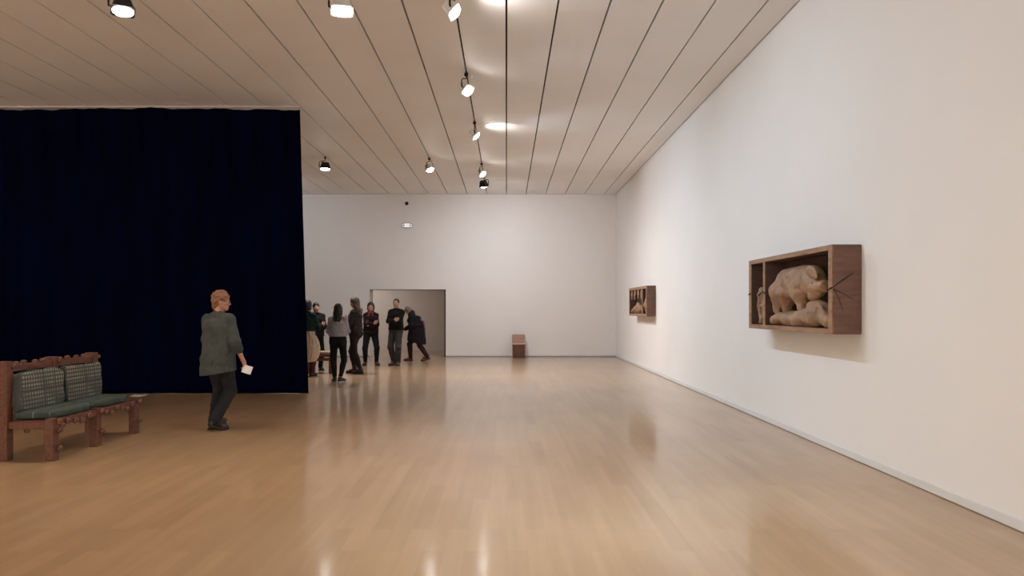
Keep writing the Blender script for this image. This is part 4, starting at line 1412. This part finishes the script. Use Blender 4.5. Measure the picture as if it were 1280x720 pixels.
p.cloth('coat', pr, cloth_mat('dark_aubergine_coat', (0.011, 0.008, 0.012)), 0.05, cuts=[((0, 0, 0.54), (0, 0.22, -1))], disp=(0.005, 26, 24, 15, 0.5))
p.shoes(mat('red_leather_shoe', (0.14, 0.026, 0.022), 0.45), SOLE)
p.hair(mat('grey_hair', (0.20, 0.165, 0.14), 0.5, var=0.35, vscale=40), 'bob', top=0.006)
bk = -p.Tc[:, 1]
pr = [rc(J['neck'] + bk * 0.13 + np.array([-0.05, 0, -0.10]), J['waist'] + np.array([-0.05, -0.27, 0.12]), 0.03, 0.035),
      rc(J['waist'] + np.array([-0.05, -0.27, 0.12]), J['waist'] + np.array([-0.05, -0.32, -0.10]), 0.03, 0.022)]
p.cloth('scarf', pr, cloth_mat('mauve_scarf', (0.16, 0.12, 0.15)), 0.02, disp=(0.004, 40, 40, 30, 0.6))
# visitor half hidden by the curtain edge
p = Person('person in a dark teal sweater with a beige jacket round the waist', (-4.50, 17.2, 0), -8, 1.70, female=True, head_yaw=-10,
           feet={'R': (0.11, -0.03, 8, 0), 'L': (-0.11, 0.02, -8, 0)},
           arms={'R': dict(wrist=(0.14, 0.28, 1.12), hint=(0.7, -0.6, -0.8), thumb=(0, 0, 1), dir=(-0.8, 0.5, 0), curl=30),
                 'L': dict(wrist=(-0.14, 0.28, 1.10), hint=(-0.7, -0.6, -0.8), thumb=(0, 0, 1), dir=(0.8, 0.5, 0), curl=30)})
p.build_body()
p.trousers(cloth_mat('brown_trousers', (0.075, 0.034, 0.026)), g=0.018, g2=0.02)
p.top(cloth_mat('dark_teal_sweater', (0.011, 0.028, 0.031)), 'sweater', g=0.024, hem=-0.03, sleeve=0.9, ease=0.012)
p.shoes(mat('brown_boot', (0.05, 0.022, 0.016), 0.5), SOLE, boot=0.1)
p.hair(mat('black_bob_hair', (0.008, 0.006, 0.006), 0.45, var=0.3, vscale=40), 'bob', top=0.012)
J = p.J
pr = [ec(J['pel'] + np.array([0.0, -0.02, -0.16]), J['pel'] + np.array([0, 0, 0.05]), (0.225, 0.185), (0.19, 0.15), (1, 0, 0), (0, 1, 0), 0.6)]
pr.append(el(J['pel'] + np.array([0.06, -0.05, -0.30]), (0.25, 0.20, 0.34)))
pr.append(rc(J['pel'] + np.array([0.12, -0.1, 0.03]), J['pel'] + np.array([0.20, -0.08, -0.38]), 0.06, 0.09))
p.cloth('tied_jacket', pr, cloth_mat('beige_jacket', (0.62, 0.50, 0.41)), 0.04, cuts=[((0, 0, 0.31), (0.1, 0, -1)), (J['pel'] + np.array([0, 0, 0.09]), (0, 0, 1))], disp=(0.007, 34, 30, 9, 0.5))
# visitor behind, mostly hidden
p = Person('person with short dark hair and black jacket behind the teal sweater', (-4.70, 18.75, 0), 205, 1.66, res=0.009, head_yaw=6,
           feet={'R': (0.12, -0.03, 8, 0), 'L': (-0.11, 0.02, -8, 0)}, arms=CROSS, build=1.0)
p.build_body()
p.trousers(cloth_mat('black_jeans', (0.009, 0.008, 0.010)), g=0.016, g2=0.02)
p.top(cloth_mat('black_jacket', (0.009, 0.008, 0.010)), 'jacket', g=0.032, hem=-0.06, sleeve=0.95, ease=0.016)
p.shoes(mat('black_leather_shoe', (0.015, 0.012, 0.011), 0.4), SOLE)
p.hair(mat('very_dark_hair', (0.008, 0.006, 0.006), 0.45, var=0.3, vscale=40), 'cap', top=0.002)
leaflet('white sheet lying on the floor at the foot of the black curtain', (-6.37, 13.2, 0.004), (0, 0, R(12)), (0.24, 0.3))
